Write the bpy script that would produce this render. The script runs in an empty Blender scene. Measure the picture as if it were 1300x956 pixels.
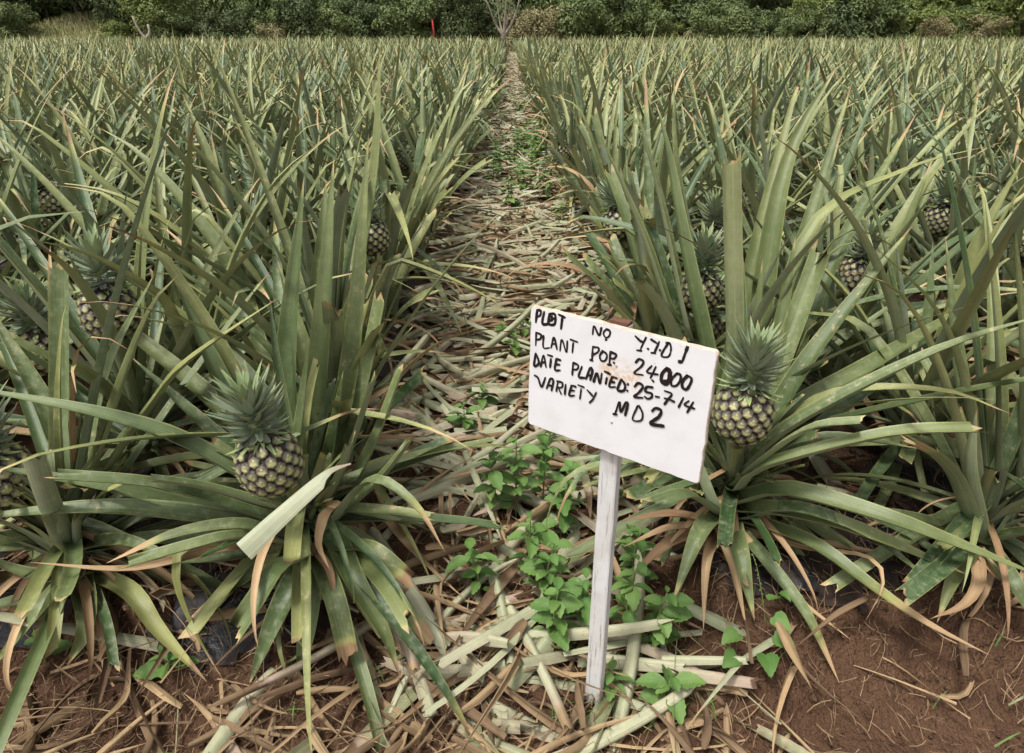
import bpy, math, random
import numpy as np
from mathutils import Matrix, Vector

SC = bpy.context.scene
COL = SC.collection
rad = math.radians
random.seed(7)
RNG = np.random.default_rng(7)

# ------------------------------------------------------------------ camera, sky, sun, exposure
CAM_H, PITCH, FPX = 1.15, rad(24.5), 867.0          # 24 mm lens on a 36 mm wide frame of 1300 px
cam = bpy.data.cameras.new("camera")
cam.sensor_fit = 'HORIZONTAL'; cam.sensor_width = 36.0
cam.lens = 36.0 * FPX / 1300.0
cam.shift_y = -44.5 / 1300.0
cam.clip_start = 0.02; cam.clip_end = 4000
cam_o = bpy.data.objects.new("camera", cam); COL.objects.link(cam_o)
cam_o.location = (0, 0, CAM_H); cam_o.rotation_euler = (rad(90) - PITCH, 0, 0)
SC.camera = cam_o

SUN_EL, SUN_AZ = rad(66), rad(228)                   # high veiled sun, behind and to the left of the camera
world = bpy.data.worlds.new("World"); SC.world = world; world.use_nodes = True
wn = world.node_tree; bg = wn.nodes["Background"]
sky = wn.nodes.new("ShaderNodeTexSky"); sky.sky_type = 'NISHITA'; sky.sun_disc = False
sky.sun_elevation = SUN_EL; sky.sun_rotation = SUN_AZ
sky.air_density = 1.0; sky.dust_density = 5.0; sky.ozone_density = 1.0
hs = wn.nodes.new("ShaderNodeHueSaturation"); hs.inputs['Saturation'].default_value = 0.10   # overcast: grey sky
wn.links.new(sky.outputs[0], hs.inputs['Color']); wn.links.new(hs.outputs[0], bg.inputs[0])
bg.inputs[1].default_value = 0.095
sun = bpy.data.lights.new("sun", 'SUN'); sun.energy = 1.5; sun.angle = rad(10); sun.color = (1.0, 0.965, 0.91)
sun_o = bpy.data.objects.new("sun", sun); COL.objects.link(sun_o)
sd = Vector((math.sin(SUN_AZ) * math.cos(SUN_EL), math.cos(SUN_AZ) * math.cos(SUN_EL), math.sin(SUN_EL)))
sun_o.rotation_euler = sd.to_track_quat('Z', 'Y').to_euler()
SC.view_settings.view_transform = 'Standard'; SC.view_settings.look = 'None'
SC.view_settings.gamma = 1.0; SC.view_settings.use_curve_mapping = False
SC.view_settings.exposure = 0.88
SC.render.engine = 'CYCLES'
SC.cycles.max_bounces = 6; SC.cycles.transparent_max_bounces = 4

# ------------------------------------------------------------------ measuring helpers
_F = np.array([0, math.cos(PITCH), -math.sin(PITCH)]); _U = np.array([0, math.sin(PITCH), math.cos(PITCH)])
_R = np.array([1.0, 0, 0]); _C = np.array([0, 0, CAM_H])
def ray(px, py): return _F + _R * (px - 650) / FPX + _U * (433.5 - py) / FPX
def at(px, py, Y):
    """surveyed point: sight line through the photo, at Y metres along the ground from the camera"""
    d = ray(px, py); return _C + d * (Y / d[1])
def on_ground(px, py, z):
    d = ray(px, py); return _C + d * ((z - CAM_H) / d[2])
def project(p):
    d = np.asarray(p, float) - _C; zc = d @ _F
    return 650 + FPX * (d @ _R) / zc, 433.5 - FPX * (d @ _U) / zc, zc

def smooth(a, b, x):
    t = np.clip((x - a) / (b - a), 0, 1); return t * t * (3 - 2 * t)
PITCH_BED = 1.28
def ground_z(x, y):
    x = np.asarray(x, float); y = np.asarray(y, float)
    u = np.mod(np.abs(x) - 0.36, PITCH_BED); u = np.where(np.abs(x) < 0.36, -1, u)
    bed = smooth(0.0, 0.1, u) * (1 - smooth(0.84, 0.98, u))
    bed = bed * smooth(0.86, 1.12, y) * (1 - smooth(30, 34, y))
    fade = 1 - smooth(4.6, 5.4, np.abs(x)) * 0.6
    fine = 0.010 * np.sin(11 * x + 3 * np.sin(4 * y)) * np.sin(9 * y + 2 * np.sin(5 * x)) + 0.006 * np.sin(31 * x + 7 * y) * np.sin(27 * y - 5 * x)
    near = (1 - smooth(4.5, 5.4, np.abs(x))) * (1 - smooth(7.2, 8.4, y))
    return -0.01 - 0.05 * (1 - smooth(0.72, 1.15, y)) + 0.11 * bed * fade * (near * 0.6 + 0.4) + fine * near
def gz(x, y): return float(ground_z(x, y))

# ------------------------------------------------------------------ object helpers
def link(o): COL.objects.link(o); return o
def tag(o, label=None, cat=None, group=None, kind=None):
    if label: o['label'] = label
    if cat: o['category'] = cat
    if group: o['group'] = group
    if kind: o['kind'] = kind
    return o
def empty(name, loc=(0, 0, 0), rz=0.0):
    o = bpy.data.objects.new(name, None); o.location = loc; o.rotation_euler = (0, 0, rz); o.empty_display_size = 0.1
    return link(o)
def obj(name, me, parent=None, M=None):
    o = bpy.data.objects.new(name, me); link(o)
    if parent is not None: o.parent = parent
    if M is not None: o.matrix_basis = M
    return o
def mesh_np(name, V, Q, mat, attr=None, smooth_=True, T=None):
    """V (n,3), Q (m,4) quads, T (k,3) triangles, attr (n,4)"""
    me = bpy.data.meshes.new(name)
    V = np.asarray(V, np.float32)
    loops = []; starts = []; n = 0
    nq = 0 if Q is None else len(Q); nt = 0 if T is None else len(T)
    if nq: loops.append(np.asarray(Q, np.int32).ravel())
    if nt: loops.append(np.asarray(T, np.int32).ravel())
    L = np.concatenate(loops)
    starts = np.concatenate([np.arange(nq) * 4, nq * 4 + np.arange(nt) * 3]).astype(np.int32)
    me.vertices.add(len(V)); me.vertices.foreach_set('co', V.ravel())
    me.loops.add(len(L)); me.loops.foreach_set('vertex_index', L)
    me.polygons.add(nq + nt); me.polygons.foreach_set('loop_start', starts)
    me.update(calc_edges=True)
    me.polygons.foreach_set('use_smooth', np.full(nq + nt, smooth_, dtype=bool))
    if attr is not None:
        a = me.attributes.new('lf', 'FLOAT_COLOR', 'POINT'); a.data.foreach_set('color', np.asarray(attr, np.float32).ravel())
    if mat is not None: me.materials.append(mat)
    return me
class Bag:
    """collects pieces into ONE mesh"""
    def __init__(s): s.V = []; s.Q = []; s.A = []; s.T = []; s.n = 0
    def add(s, V, Q=None, A=None, T=None):
        V = np.asarray(V, float)
        s.V.append(V)
        if Q is not None and len(Q): s.Q.append(np.asarray(Q) + s.n)
        if T is not None and len(T): s.T.append(np.asarray(T) + s.n)
        s.A.append(np.zeros((len(V), 4)) if A is None else np.asarray(A, float)); s.n += len(V)
    def arrays(s):
        return (np.concatenate(s.V), np.concatenate(s.Q) if s.Q else None, np.concatenate(s.A), np.concatenate(s.T) if s.T else None)
    def mesh(s, name, mat, smooth_=True):
        V, Q, A, T = s.arrays(); return mesh_np(name, V, Q, mat, A, smooth_, T)

def box_arr(sx, sy, sz, c=(0, 0, 0), bev=0.0):
    x, y, z = sx / 2, sy / 2, sz / 2
    V = np.array([[i * x, j * y, k * z] for k in (-1, 1) for j in (-1, 1) for i in (-1, 1)]) + np.array(c)
    Q = [[0, 2, 3, 1], [4, 5, 7, 6], [0, 1, 5, 4], [2, 6, 7, 3], [0, 4, 6, 2], [1, 3, 7, 5]]
    return V, np.array(Q)
def tube_arr(P, r, n=8, cap=True):
    P = np.asarray(P, float); k = len(P); r = np.broadcast_to(np.asarray(r, float), (k,))
    tan = np.gradient(P, axis=0); tan /= np.linalg.norm(tan, axis=1)[:, None] + 1e-9
    ref = np.array([0.31, 0.83, 0.46]); V = []
    for i in range(k):
        a = np.cross(tan[i], ref); a /= np.linalg.norm(a) + 1e-9; b = np.cross(tan[i], a)
        th = np.arange(n) * 2 * math.pi / n
        V.append(P[i] + r[i] * (np.cos(th)[:, None] * a + np.sin(th)[:, None] * b))
    V = np.concatenate(V); Q = []
    for i in range(k - 1):
        for j in range(n): Q.append([i * n + j, i * n + (j + 1) % n, (i + 1) * n + (j + 1) % n, (i + 1) * n + j])
    T = []
    if cap:
        V = np.vstack([V, P[:1], P[-1:]]); c0, c1 = len(V) - 2, len(V) - 1
        for j in range(n): T.append([c0, (j + 1) % n, j]); T.append([c1, (k - 1) * n + j, (k - 1) * n + (j + 1) % n])
    return V, np.array(Q), np.array(T) if T else None
def tri_to(V, Q): return V, Q

# ------------------------------------------------------------------ materials
class NT:
    def __init__(s, name):
        s.m = bpy.data.materials.new(name); s.m.use_nodes = True; s.t = s.m.node_tree
        s.b = s.t.nodes["Principled BSDF"]; s.out = s.t.nodes["Material Output"]
    def n(s, typ, **kw):
        nd = s.t.nodes.new(typ)
        for k, v in kw.items(): setattr(nd, k, v)
        return nd
    def l(s, a, b): s.t.links.new(a, b)
    def val(s, sock, v):
        if isinstance(v, (int, float)): sock.default_value = v
        elif isinstance(v, tuple): sock.default_value = (*v, 1.0) if len(v) == 3 else v
        else: s.l(v, sock)
    def math(s, op, a, b=0.0, c=None, clamp=False):
        nd = s.n("ShaderNodeMath", operation=op, use_clamp=clamp); s.val(nd.inputs[0], a); s.val(nd.inputs[1], b)
        if c is not None: s.val(nd.inputs[2], c)
        return nd.outputs[0]
    def mix(s, f, a, b, mode='MIX'):
        nd = s.n("ShaderNodeMix", data_type='RGBA', blend_type=mode); s.val(nd.inputs[0], f); s.val(nd.inputs[6], a); s.val(nd.inputs[7], b)
        return nd.outputs[2]
    def noise(s, vec, scale, detail=3.0, rough=0.55):
        nd = s.n("ShaderNodeTexNoise"); nd.inputs['Scale'].default_value = scale; nd.inputs['Detail'].default_value = detail
        nd.inputs['Roughness'].default_value = rough
        if vec is not None: s.l(vec, nd.inputs['Vector'])
        return nd.outputs[0]
    def ramp(s, f, lo, hi):
        nd = s.n("ShaderNodeMapRange", interpolation_type='SMOOTHSTEP'); s.val(nd.inputs[0], f); nd.inputs[1].default_value = lo; nd.inputs[2].default_value = hi
        return nd.outputs[0]
    def bump(s, h, strength, dist):
        nd = s.n("ShaderNodeBump"); nd.inputs['Strength'].default_value = strength; nd.inputs['Distance'].default_value = dist
        s.l(h, nd.inputs['Height']); s.l(nd.outputs[0], s.b.inputs['Normal'])
    def coord(s, what='Object'): return s.n("ShaderNodeTexCoord").outputs[what]
    def pos(s): return s.n("ShaderNodeNewGeometry").outputs['Position']

def leaf_material(name, top1, top2, under1, under2, yel, dry1, dry2, rough=0.5, stripe=0.5, spec=0.4, spots=1.0):
    """lf = (random, dry, yellow, across 0..1); the two faces of a leaf have their own colour"""
    g = NT(name)
    at_ = g.n("ShaderNodeAttribute", attribute_name='lf')
    sep = g.n("ShaderNodeSeparateColor"); g.l(at_.outputs['Color'], sep.inputs[0])
    R, G, B, A = sep.outputs[0], sep.outputs[1], sep.outputs[2], at_.outputs['Alpha']
    oi = g.n("ShaderNodeObjectInfo")
    r = g.math('FRACT', g.math('ADD', R, oi.outputs['Random']))
    r2 = g.math('FRACT', g.math('MULTIPLY', r, 7.31)); r3 = g.math('FRACT', g.math('MULTIPLY', r, 17.77))
    P = g.pos()
    n1 = g.noise(P, 7.0, 3); n2 = g.noise(P, 60.0, 4, 0.65); n3 = g.noise(P, 210.0, 2)
    cmb = g.n("ShaderNodeCombineXYZ"); g.l(g.math('MULTIPLY', A, 30.0), cmb.inputs[0]); g.l(g.math('MULTIPLY', r, 53.0), cmb.inputs[1]); g.l(g.math('MULTIPLY', n1, 1.5), cmb.inputs[2])
    st = g.noise(cmb.outputs[0], 1.0, 3, 0.7)
    mixf = g.math('ADD', g.math('MULTIPLY', r, 0.75), g.math('MULTIPLY', g.math('SUBTRACT', n1, 0.5), 1.4), clamp=True)
    top = g.mix(mixf, top1, top2); und = g.mix(mixf, under1, under2)
    geo = g.n("ShaderNodeNewGeometry")
    c = g.mix(geo.outputs['Backfacing'], top, und)
    # waxy bloom in patches
    bloom = g.math('MULTIPLY', g.ramp(n2, 0.42, 0.72), g.math('MULTIPLY', r3, 0.45)); c = g.mix(bloom, c, under2)
    yf = g.math('MULTIPLY', B, g.math('ADD', 0.45, g.math('MULTIPLY', n1, 0.9)), clamp=True)
    c = g.mix(yf, c, yel)
    ac = g.math('ABSOLUTE', g.math('SUBTRACT', A, 0.5))
    ed = g.ramp(ac, 0.43, 0.5); c = g.mix(g.math('MULTIPLY', ed, 0.45), c, yel)              # pale margin
    # scuffs, rusty spots
    sp = g.ramp(g.math('ADD', n2, g.math('MULTIPLY', g.math('SUBTRACT', n3, 0.5), 0.3)), 0.60, 0.72)
    c = g.mix(g.math('MULTIPLY', sp, g.math('MULTIPLY', g.math('MULTIPLY', r2, r2), 0.75 * spots)), c, dry1)
    c = g.mix(g.math('MULTIPLY', g.ramp(G, 0.0, 0.5), 0.75), c, yel)
    df = g.ramp(g.math('ADD', g.math('ADD', G, g.math('MULTIPLY', g.math('SUBTRACT', n2, 0.5), 0.7)), g.math('ADD', g.math('MULTIPLY', g.math('SUBTRACT', n1, 0.5), 0.6), g.math('MULTIPLY', g.math('SUBTRACT', st, 0.5), 0.8))), 0.38, 0.62)
    dcol = g.mix(g.math('ADD', g.math('MULTIPLY', g.math('SUBTRACT', n1, 0.5), 1.2), r2, clamp=True), dry1, dry2)
    df = g.math('MULTIPLY', df, g.ramp(G, 0.02, 0.1))
    c = g.mix(df, c, dcol)
    sk = g.math('ADD', stripe, g.math('MULTIPLY', df, 0.45))
    sf = g.math('ADD', 1.0, g.math('MULTIPLY', g.math('SUBTRACT', st, 0.5), g.math('MULTIPLY', sk, 1.6)))
    sf = g.math('MULTIPLY', sf, g.math('ADD', 0.86, g.math('MULTIPLY', n2, 0.28)))
    mul = g.n("ShaderNodeVectorMath", operation='SCALE'); g.l(c, mul.inputs[0]); g.l(sf, mul.inputs['Scale'])
    g.l(mul.outputs[0], g.b.inputs['Base Color'])
    g.l(g.math('ADD', rough, g.math('ADD', g.math('MULTIPLY', df, 0.3), g.math('MULTIPLY', g.math('SUBTRACT', n2, 0.5), 0.35)), clamp=True), g.b.inputs['Roughness'])
    g.b.inputs['Specular IOR Level'].default_value = spec
    h = g.math('ADD', g.math('MULTIPLY', st, 1.0), g.math('ADD', g.math('MULTIPLY', n2, 0.5), g.math('MULTIPLY', n3, 0.25)))
    g.bump(h, 0.35, 0.0025)
    return g.m

DRY1, DRY2 = (0.53, 0.37, 0.20), (0.26, 0.155, 0.08)
M_LEAF = leaf_material("pineapple_leaf", (0.040, 0.082, 0.025), (0.148, 0.198, 0.088), (0.163, 0.214, 0.122), (0.345, 0.38, 0.26), (0.43, 0.415, 0.15), DRY1, DRY2, 0.42, 0.75, 0.5)
M_CROWN = leaf_material("crown_leaf", (0.20, 0.25, 0.165), (0.32, 0.36, 0.25), (0.30, 0.345, 0.25), (0.39, 0.425, 0.32), (0.33, 0.45, 0.15), DRY1, DRY2, 0.5, 0.3)
M_LITTER = leaf_material("cut_leaf_litter", (0.13, 0.165, 0.07), (0.28, 0.29, 0.15), (0.27, 0.30, 0.165), (0.50, 0.49, 0.33), (0.40, 0.285, 0.22), (0.43, 0.30, 0.165), (0.12, 0.072, 0.042), 0.6, 0.8, 0.35, 2.6)
M_PALE = leaf_material("pale_snapped_leaf", (0.25, 0.28, 0.15), (0.30, 0.32, 0.18), (0.31, 0.34, 0.21), (0.40, 0.41, 0.28), (0.33, 0.29, 0.19), (0.42, 0.33, 0.24), (0.30, 0.24, 0.20), 0.5, 0.4)
M_WEED = leaf_material("weed_leaf", (0.06, 0.145, 0.028), (0.145, 0.245, 0.06), (0.13, 0.21, 0.085), (0.16, 0.24, 0.10), (0.20, 0.29, 0.07), DRY1, DRY2, 0.55, 0.2, 0.35, 0.3)
M_TREE = [leaf_material("tree_foliage_" + k, a, b, a, b, c, DRY1, DRY2, 0.55, 0.1, 0.3) for k, a, b, c in (
    ("dark", (0.042, 0.068, 0.024), (0.105, 0.14, 0.052), (0.17, 0.20, 0.07)),
    ("mid", (0.075, 0.115, 0.036), (0.165, 0.205, 0.07), (0.22, 0.26, 0.09)),
    ("bright", (0.11, 0.155, 0.035), (0.21, 0.25, 0.07), (0.28, 0.30, 0.09)),
    ("olive", (0.16, 0.155, 0.065), (0.30, 0.26, 0.13), (0.34, 0.28, 0.13)))]

def soil_material():
    g = NT("red_soil"); P = g.pos()
    a = g.noise(P, 2.2, 4); b = g.noise(P, 26, 5, 0.65); d = g.noise(P, 140, 3)
    c = g.mix(g.ramp(a, 0.3, 0.7), (0.11, 0.058, 0.034), (0.175, 0.098, 0.058))
    c = g.mix(g.math('MULTIPLY', g.ramp(b, 0.45, 0.75), 0.6), c, (0.07, 0.037, 0.025))
    c = g.mix(g.math('MULTIPLY', g.ramp(d, 0.6, 0.75), 0.45), c, (0.27, 0.17, 0.11))
    g.l(c, g.b.inputs['Base Color']); g.b.inputs['Roughness'].default_value = 0.95; g.b.inputs['Specular IOR Level'].default_value = 0.15
    g.bump(g.math('ADD', g.math('MULTIPLY', b, 1.0), g.math('MULTIPLY', d, 0.45)), 1.0, 0.04)
    return g.m
M_SOIL = soil_material()
def plastic_material():
    g = NT("black_mulch_film"); P = g.pos()
    a = g.noise(P, 7, 4); b = g.noise(P, 60, 3)
    dust = g.math('MULTIPLY', g.ramp(a, 0.38, 0.62), g.ramp(b, 0.2, 0.65))
    c = g.mix(g.math('MULTIPLY', dust, 0.75), (0.008, 0.008, 0.010), (0.085, 0.052, 0.035)); g.l(c, g.b.inputs['Base Color'])
    g.l(g.math('ADD', 0.42, g.math('MULTIPLY', dust, 0.5)), g.b.inputs['Roughness']); g.b.inputs['Specular IOR Level'].default_value = 0.3
    g.bump(g.noise(P, 38, 4), 0.6, 0.012)
    return g.m
M_FILM = plastic_material()
def paint_material():
    g = NT("white_painted_board"); P = g.coord('Object')
    sc = g.n("ShaderNodeMapping"); sc.inputs['Scale'].default_value = (1, 1, 0.35); g.l(P, sc.inputs[0])
    a = g.noise(P, 18, 4); b = g.noise(P, 90, 4, 0.7); d = g.noise(sc.outputs[0], 160, 2)
    c = g.mix(g.math('MULTIPLY', g.ramp(a, 0.4, 0.75), 0.5), (0.83, 0.82, 0.835), (0.72, 0.70, 0.70))
    c = g.mix(g.math('MULTIPLY', g.ramp(b, 0.66, 0.76), 0.55), c, (0.62, 0.42, 0.26))
    # rust-brown bloom near the upper middle
    sx = g.n("ShaderNodeSeparateXYZ"); g.l(P, sx.inputs[0])
    dx = g.math('MULTIPLY', g.math('SUBTRACT', sx.outputs[0], 0.012), 26.0); dz = g.math('MULTIPLY', g.math('SUBTRACT', sx.outputs[2], 0.032), 40.0)
    rr = g.math('ADD', g.math('MULTIPLY', dx, dx), g.math('MULTIPLY', dz, dz))
    bl = g.math('MULTIPLY', g.math('SUBTRACT', 1.0, g.ramp(rr, 0.1, 1.6)), g.ramp(b, 0.42, 0.62))
    c = g.mix(g.math('MULTIPLY', bl, 0.75), c, (0.72, 0.46, 0.22))
    g.l(c, g.b.inputs['Base Color']); g.b.inputs['Roughness'].default_value = 0.55
    g.bump(g.math('ADD', d, g.math('MULTIPLY', b, 0.5)), 0.25, 0.0012)
    return g.m
M_BOARD = paint_material()
def post_material():
    g = NT("weathered_white_post"); P = g.coord('Object')
    mp = g.n("ShaderNodeMapping"); mp.inputs['Scale'].default_value = (1, 1, 0.06); g.l(P, mp.inputs[0])
    a = g.noise(mp.outputs[0], 190, 4, 0.65); b = g.noise(P, 22, 4)
    c = g.mix(g.ramp(b, 0.35, 0.7), (0.74, 0.735, 0.73), (0.62, 0.60, 0.57))
    c = g.mix(g.math('MULTIPLY', g.ramp(a, 0.56, 0.68), 0.75), c, (0.28, 0.21, 0.16))
    g.l(c, g.b.inputs['Base Color']); g.b.inputs['Roughness'].default_value = 0.75
    g.bump(a, 0.5, 0.003); return g.m
M_POST = post_material()
def plain(name, c1, c2, scale=20, rough=0.7, bump=0.3, dist=0.01, spec=0.3):
    g = NT(name); P = g.pos(); a = g.noise(P, scale, 4, 0.6)
    g.l(g.mix(g.ramp(a, 0.3, 0.7), c1, c2), g.b.inputs['Base Color']); g.b.inputs['Roughness'].default_value = rough
    g.b.inputs['Specular IOR Level'].default_value = spec
    g.bump(a, bump, dist); return g.m
M_WOODEND = plain("bare_brown_wood", (0.11, 0.05, 0.032), (0.17, 0.08, 0.05), 120)
M_EDGE = plain("worn_board_edge", (0.66, 0.57, 0.47), (0.52, 0.40, 0.30), 90)
M_INK = plain("black_marker_paint", (0.012, 0.009, 0.009), (0.028, 0.02, 0.02), 300, 0.45, 0.1, 0.001)
M_BARK = plain("bark", (0.10, 0.08, 0.06), (0.19, 0.16, 0.12), 6, 0.9, 0.6, 0.03)
M_PALEBARK = plain("pale_bark", (0.28, 0.235, 0.18), (0.42, 0.36, 0.29), 8, 0.9, 0.5, 0.02)
M_RED = plain("red_paint", (0.42, 0.03, 0.03), (0.32, 0.03, 0.03), 20, 0.6)
M_STEM = plain("weed_stem", (0.14, 0.22, 0.06), (0.20, 0.20, 0.09), 40)
M_STRAW = plain("dry_straw", (0.36, 0.25, 0.14), (0.19, 0.12, 0.07), 30, 0.85, 0.1)
M_BANK = plain("grassy_bank_ground", (0.15, 0.16, 0.06), (0.24, 0.22, 0.10), 0.8, 0.95, 0.3, 0.1)
M_BANKGRASS = leaf_material("bank_grass", (0.13, 0.155, 0.05), (0.24, 0.235, 0.10), (0.13, 0.155, 0.05), (0.24, 0.235, 0.10), (0.3, 0.27, 0.12), DRY1, DRY2, 0.6, 0.1)
M_CORE = plain("pineapple_skin", (0.10, 0.085, 0.045), (0.06, 0.04, 0.03), 60, 0.6)
M_STALK = plain("fruit_stalk", (0.22, 0.24, 0.12), (0.30, 0.24, 0.13), 40)
def fruitlet_material():
    g = NT("pineapple_eye")
    at_ = g.n("ShaderNodeAttribute", attribute_name='lf'); sep = g.n("ShaderNodeSeparateColor"); g.l(at_.outputs['Color'], sep.inputs[0])
    oi = g.n("ShaderNodeObjectInfo"); r = g.math('FRACT', g.math('ADD', sep.outputs[0], oi.outputs['Random']))
    P = g.pos(); n = g.noise(P, 190, 3)
    pale = g.mix(r, (0.38, 0.375, 0.16), (0.52, 0.48, 0.25))
    c = g.mix(g.math('ADD', sep.outputs[1], g.math('MULTIPLY', g.math('SUBTRACT', n, 0.5), 0.5), clamp=True), (0.022, 0.014, 0.016), pale)
    c = g.mix(g.math('MULTIPLY', sep.outputs[2], 0.6), c, (0.15, 0.12, 0.125))
    g.l(c, g.b.inputs['Base Color']); g.b.inputs['Roughness'].default_value = 0.42
    g.bump(n, 0.7, 0.004); return g.m
M_EYE = fruitlet_material()
M_OLDSTEM = plain("old_plant_stem", (0.07, 0.055, 0.035), (0.13, 0.10, 0.06), 70, 0.85)

# ------------------------------------------------------------------ ground: one sheet to the horizon
def grow(start, stop, step, k=1.28):
    out = []; v = start
    while v < stop: step *= k; v += step; out.append(v)
    return np.array(out)
gx = np.arange(-5.4, 5.401, 0.045); e = grow(5.4, 1500, 0.045); gx = np.concatenate([-e[::-1], gx, e])
gy = np.arange(-1.0, 8.4, 0.05); gy = np.concatenate([(-1.0 - grow(0, 1500, 0.05))[::-1], gy, grow(8.4, 1500, 0.05)])
X, Y = np.meshgrid(gx, gy); Z = ground_z(X, Y)
Z = Z + 0.008 * (RNG.random(Z.shape) - 0.5) * ((np.abs(X) < 5) & (Y < 8) & (Y > -0.5))
nx, ny = len(gx), len(gy)
idx = np.arange(nx * ny).reshape(ny, nx)
Q = np.stack([idx[:-1, :-1], idx[:-1, 1:], idx[1:, 1:], idx[1:, :-1]], -1).reshape(-1, 4)
tag(obj("ground", mesh_np("ground", np.stack([X.ravel(), Y.ravel(), Z.ravel()], 1), Q, M_SOIL)), kind='structure')

# ragged black film over the beds, holes and torn edges where soil lies on it
def film(x0, x1, y0, y1, seed, label):
    r = np.random.default_rng(seed); xs = np.arange(x0, x1, 0.016); ys = np.arange(y0, y1, 0.016)
    X, Y = np.meshgrid(xs, ys)
    p = r.random(12) * 6.28
    n = (np.sin(7 * X + p[0] + 2 * np.sin(5 * Y + p[1])) * np.sin(6 * Y + p[2]) + 0.7 * np.sin(17 * X + p[3]) * np.sin(15 * Y + p[4] + np.sin(9 * X)) + 0.45 * np.sin(41 * X + p[5] + 2 * np.sin(13 * Y)) * np.sin(38 * Y + p[6]) + 0.35 * np.sin(83 * X + 40 * Y + p[9]) + 0.25 * (r.random(X.shape) - .5))
    Zf = ground_z(X, Y) + 0.012 + 0.006 * np.sin(60 * X + 14 * Y + p[7]) * np.sin(23 * Y + p[8]) + 0.004 * r.random(X.shape)
    edge = np.minimum(np.minimum(X - x0, x1 - X), np.minimum(Y - y0, y1 - Y))
    keep = (n < 0.6) & (edge - 0.035 * n > 0.035)
    i = np.arange(X.size).reshape(X.shape)
    k = keep[:-1, :-1] & keep[1:, :-1] & keep[:-1, 1:] & keep[1:, 1:]
    Q = np.stack([i[:-1, :-1], i[:-1, 1:], i[1:, 1:], i[1:, :-1]], -1)[k]
    u, inv = np.unique(Q, return_inverse=True)
    V = np.stack([X.ravel(), Y.ravel(), Zf.ravel()], 1)[u]
    tag(obj("mulch_film", mesh_np("mulch_film", V, inv.reshape(-1, 4), M_FILM)), label, "mulch film")
film(-1.28, -0.36, 0.93, 5.0, 1, "torn black plastic mulch film under the first bed left of the path")
film(0.34, 1.26, 1.03, 5.0, 2, "torn black plastic mulch film under the first bed right of the path")
film(-2.55, -1.66, 1.0, 4.6, 3, "black plastic mulch film under the second bed left of the path")
film(1.66, 2.55, 1.0, 4.6, 4, "black plastic mulch film under the second bed right of the path")

# ------------------------------------------------------------------ leaf geometry
def width_profile(t, cut):
    if cut: return np.where(t < 0.12, 0.86 + t * 1.2, 1.0) * (1 - 0.18 * t)
    w = np.where(t < 0.35, 0.9 + 0.3 * t, 1.0)
    tt = np.clip((t - 0.35) / 0.65, 0, 1)
    return w * (1 - tt ** 1.7) * 0.985 + 0.012
def leaf_from_curve(C, S, W, na=4, gut=0.30, cut=False, dry=0.0, yel=0.0, rnd=0.0, profile=None, rng=None, roll=0.0, gut_tip=None, ragged=0.0):
    """C (n,3) centre line, S (3,) side vector, adaxial face = T x S"""
    n = len(C); t = np.linspace(0, 1, n)
    if cut: C = C.copy(); C[-2] = C[-2] + (C[-1] - C[-2]) * 0.8; t[-2] = t[-2] + (1 - t[-2]) * 0.8
    T = np.gradient(C, axis=0); T /= np.linalg.norm(T, axis=1)[:, None] + 1e-9
    S = np.broadcast_to(np.asarray(S, float), (n, 3)); S = S - (S * T).sum(1)[:, None] * T; S /= np.linalg.norm(S, axis=1)[:, None] + 1e-9
    N = np.cross(T, S)
    if np.any(roll):
        rl = np.broadcast_to(np.asarray(roll, float), (n,)); c, s_ = np.cos(rl)[:, None], np.sin(rl)[:, None]
        S, N = S * c + N * s_, N * c - S * s_
    w = (profile(t) if profile else width_profile(t, cut)) * W
    s = np.linspace(-1, 1, na + 1)
    g = gut if gut_tip is None else gut + (gut_tip - gut) * t
    g = np.broadcast_to(g, (n,))
    V = C[:, None, :] + S[:, None, :] * (w[:, None] * 0.5 * (s * (1 - 0.16 * s * s))[None, :])[..., None] + N[:, None, :] * (w[:, None] * g[:, None] * (np.abs(s) ** 1.3)[None, :])[..., None]
    if ragged and rng is not None:
        V[-1] += T[-1] * ((rng.random(na + 1) - 0.5) * ragged + s * rng.uniform(-.45, .45) * W * .6)[:, None]
    idx = np.arange(n * (na + 1)).reshape(n, na + 1)
    Q = np.stack([idx[:-1, :-1], idx[1:, :-1], idx[1:, 1:], idx[:-1, 1:]], -1).reshape(-1, 4)
    A = np.zeros((n, na + 1, 4)); A[..., 0] = rnd
    d0 = 1 - dry
    A[..., 1] = np.clip((t - d0) / max(dry, 1e-3) * 1.35, 0, 1)[:, None] if dry > 0 else 0
    if dry >= 1: A[..., 1] = 1
    if cut: A[-1, :, 1] = 0.85
    A[..., 2] = np.clip(yel * (0.25 + 0.9 * t), 0, 1)[:, None]
    A[..., 3] = ((s + 1) / 2)[None, :]
    return V.reshape(-1, 3), Q, A.reshape(-1, 4)
def catmull(P, n):
    P = np.asarray(P, float)
    if len(P) == 2: return P[0] + (P[1] - P[0]) * np.linspace(0, 1, n)[:, None]
    E = np.vstack([2 * P[0] - P[1], P, 2 * P[-1] - P[-2]])
    d = np.r_[0, np.cumsum(np.linalg.norm(np.diff(P, axis=0), axis=1))]; d /= d[-1]; out = []
    for u in np.linspace(0, 1, n):
        i = min(np.searchsorted(d, u, side='right') - 1, len(P) - 2); v = (u - d[i]) / (d[i + 1] - d[i])
        p0, p1, p2, p3 = E[i], E[i + 1], E[i + 2], E[i + 3]
        out.append(0.5 * (2 * p1 + (p2 - p0) * v + (2 * p0 - 5 * p1 + 4 * p2 - p3) * v * v + (3 * p1 - p0 - 3 * p2 + p3) * v ** 3))
    return np.array(out)
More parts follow.
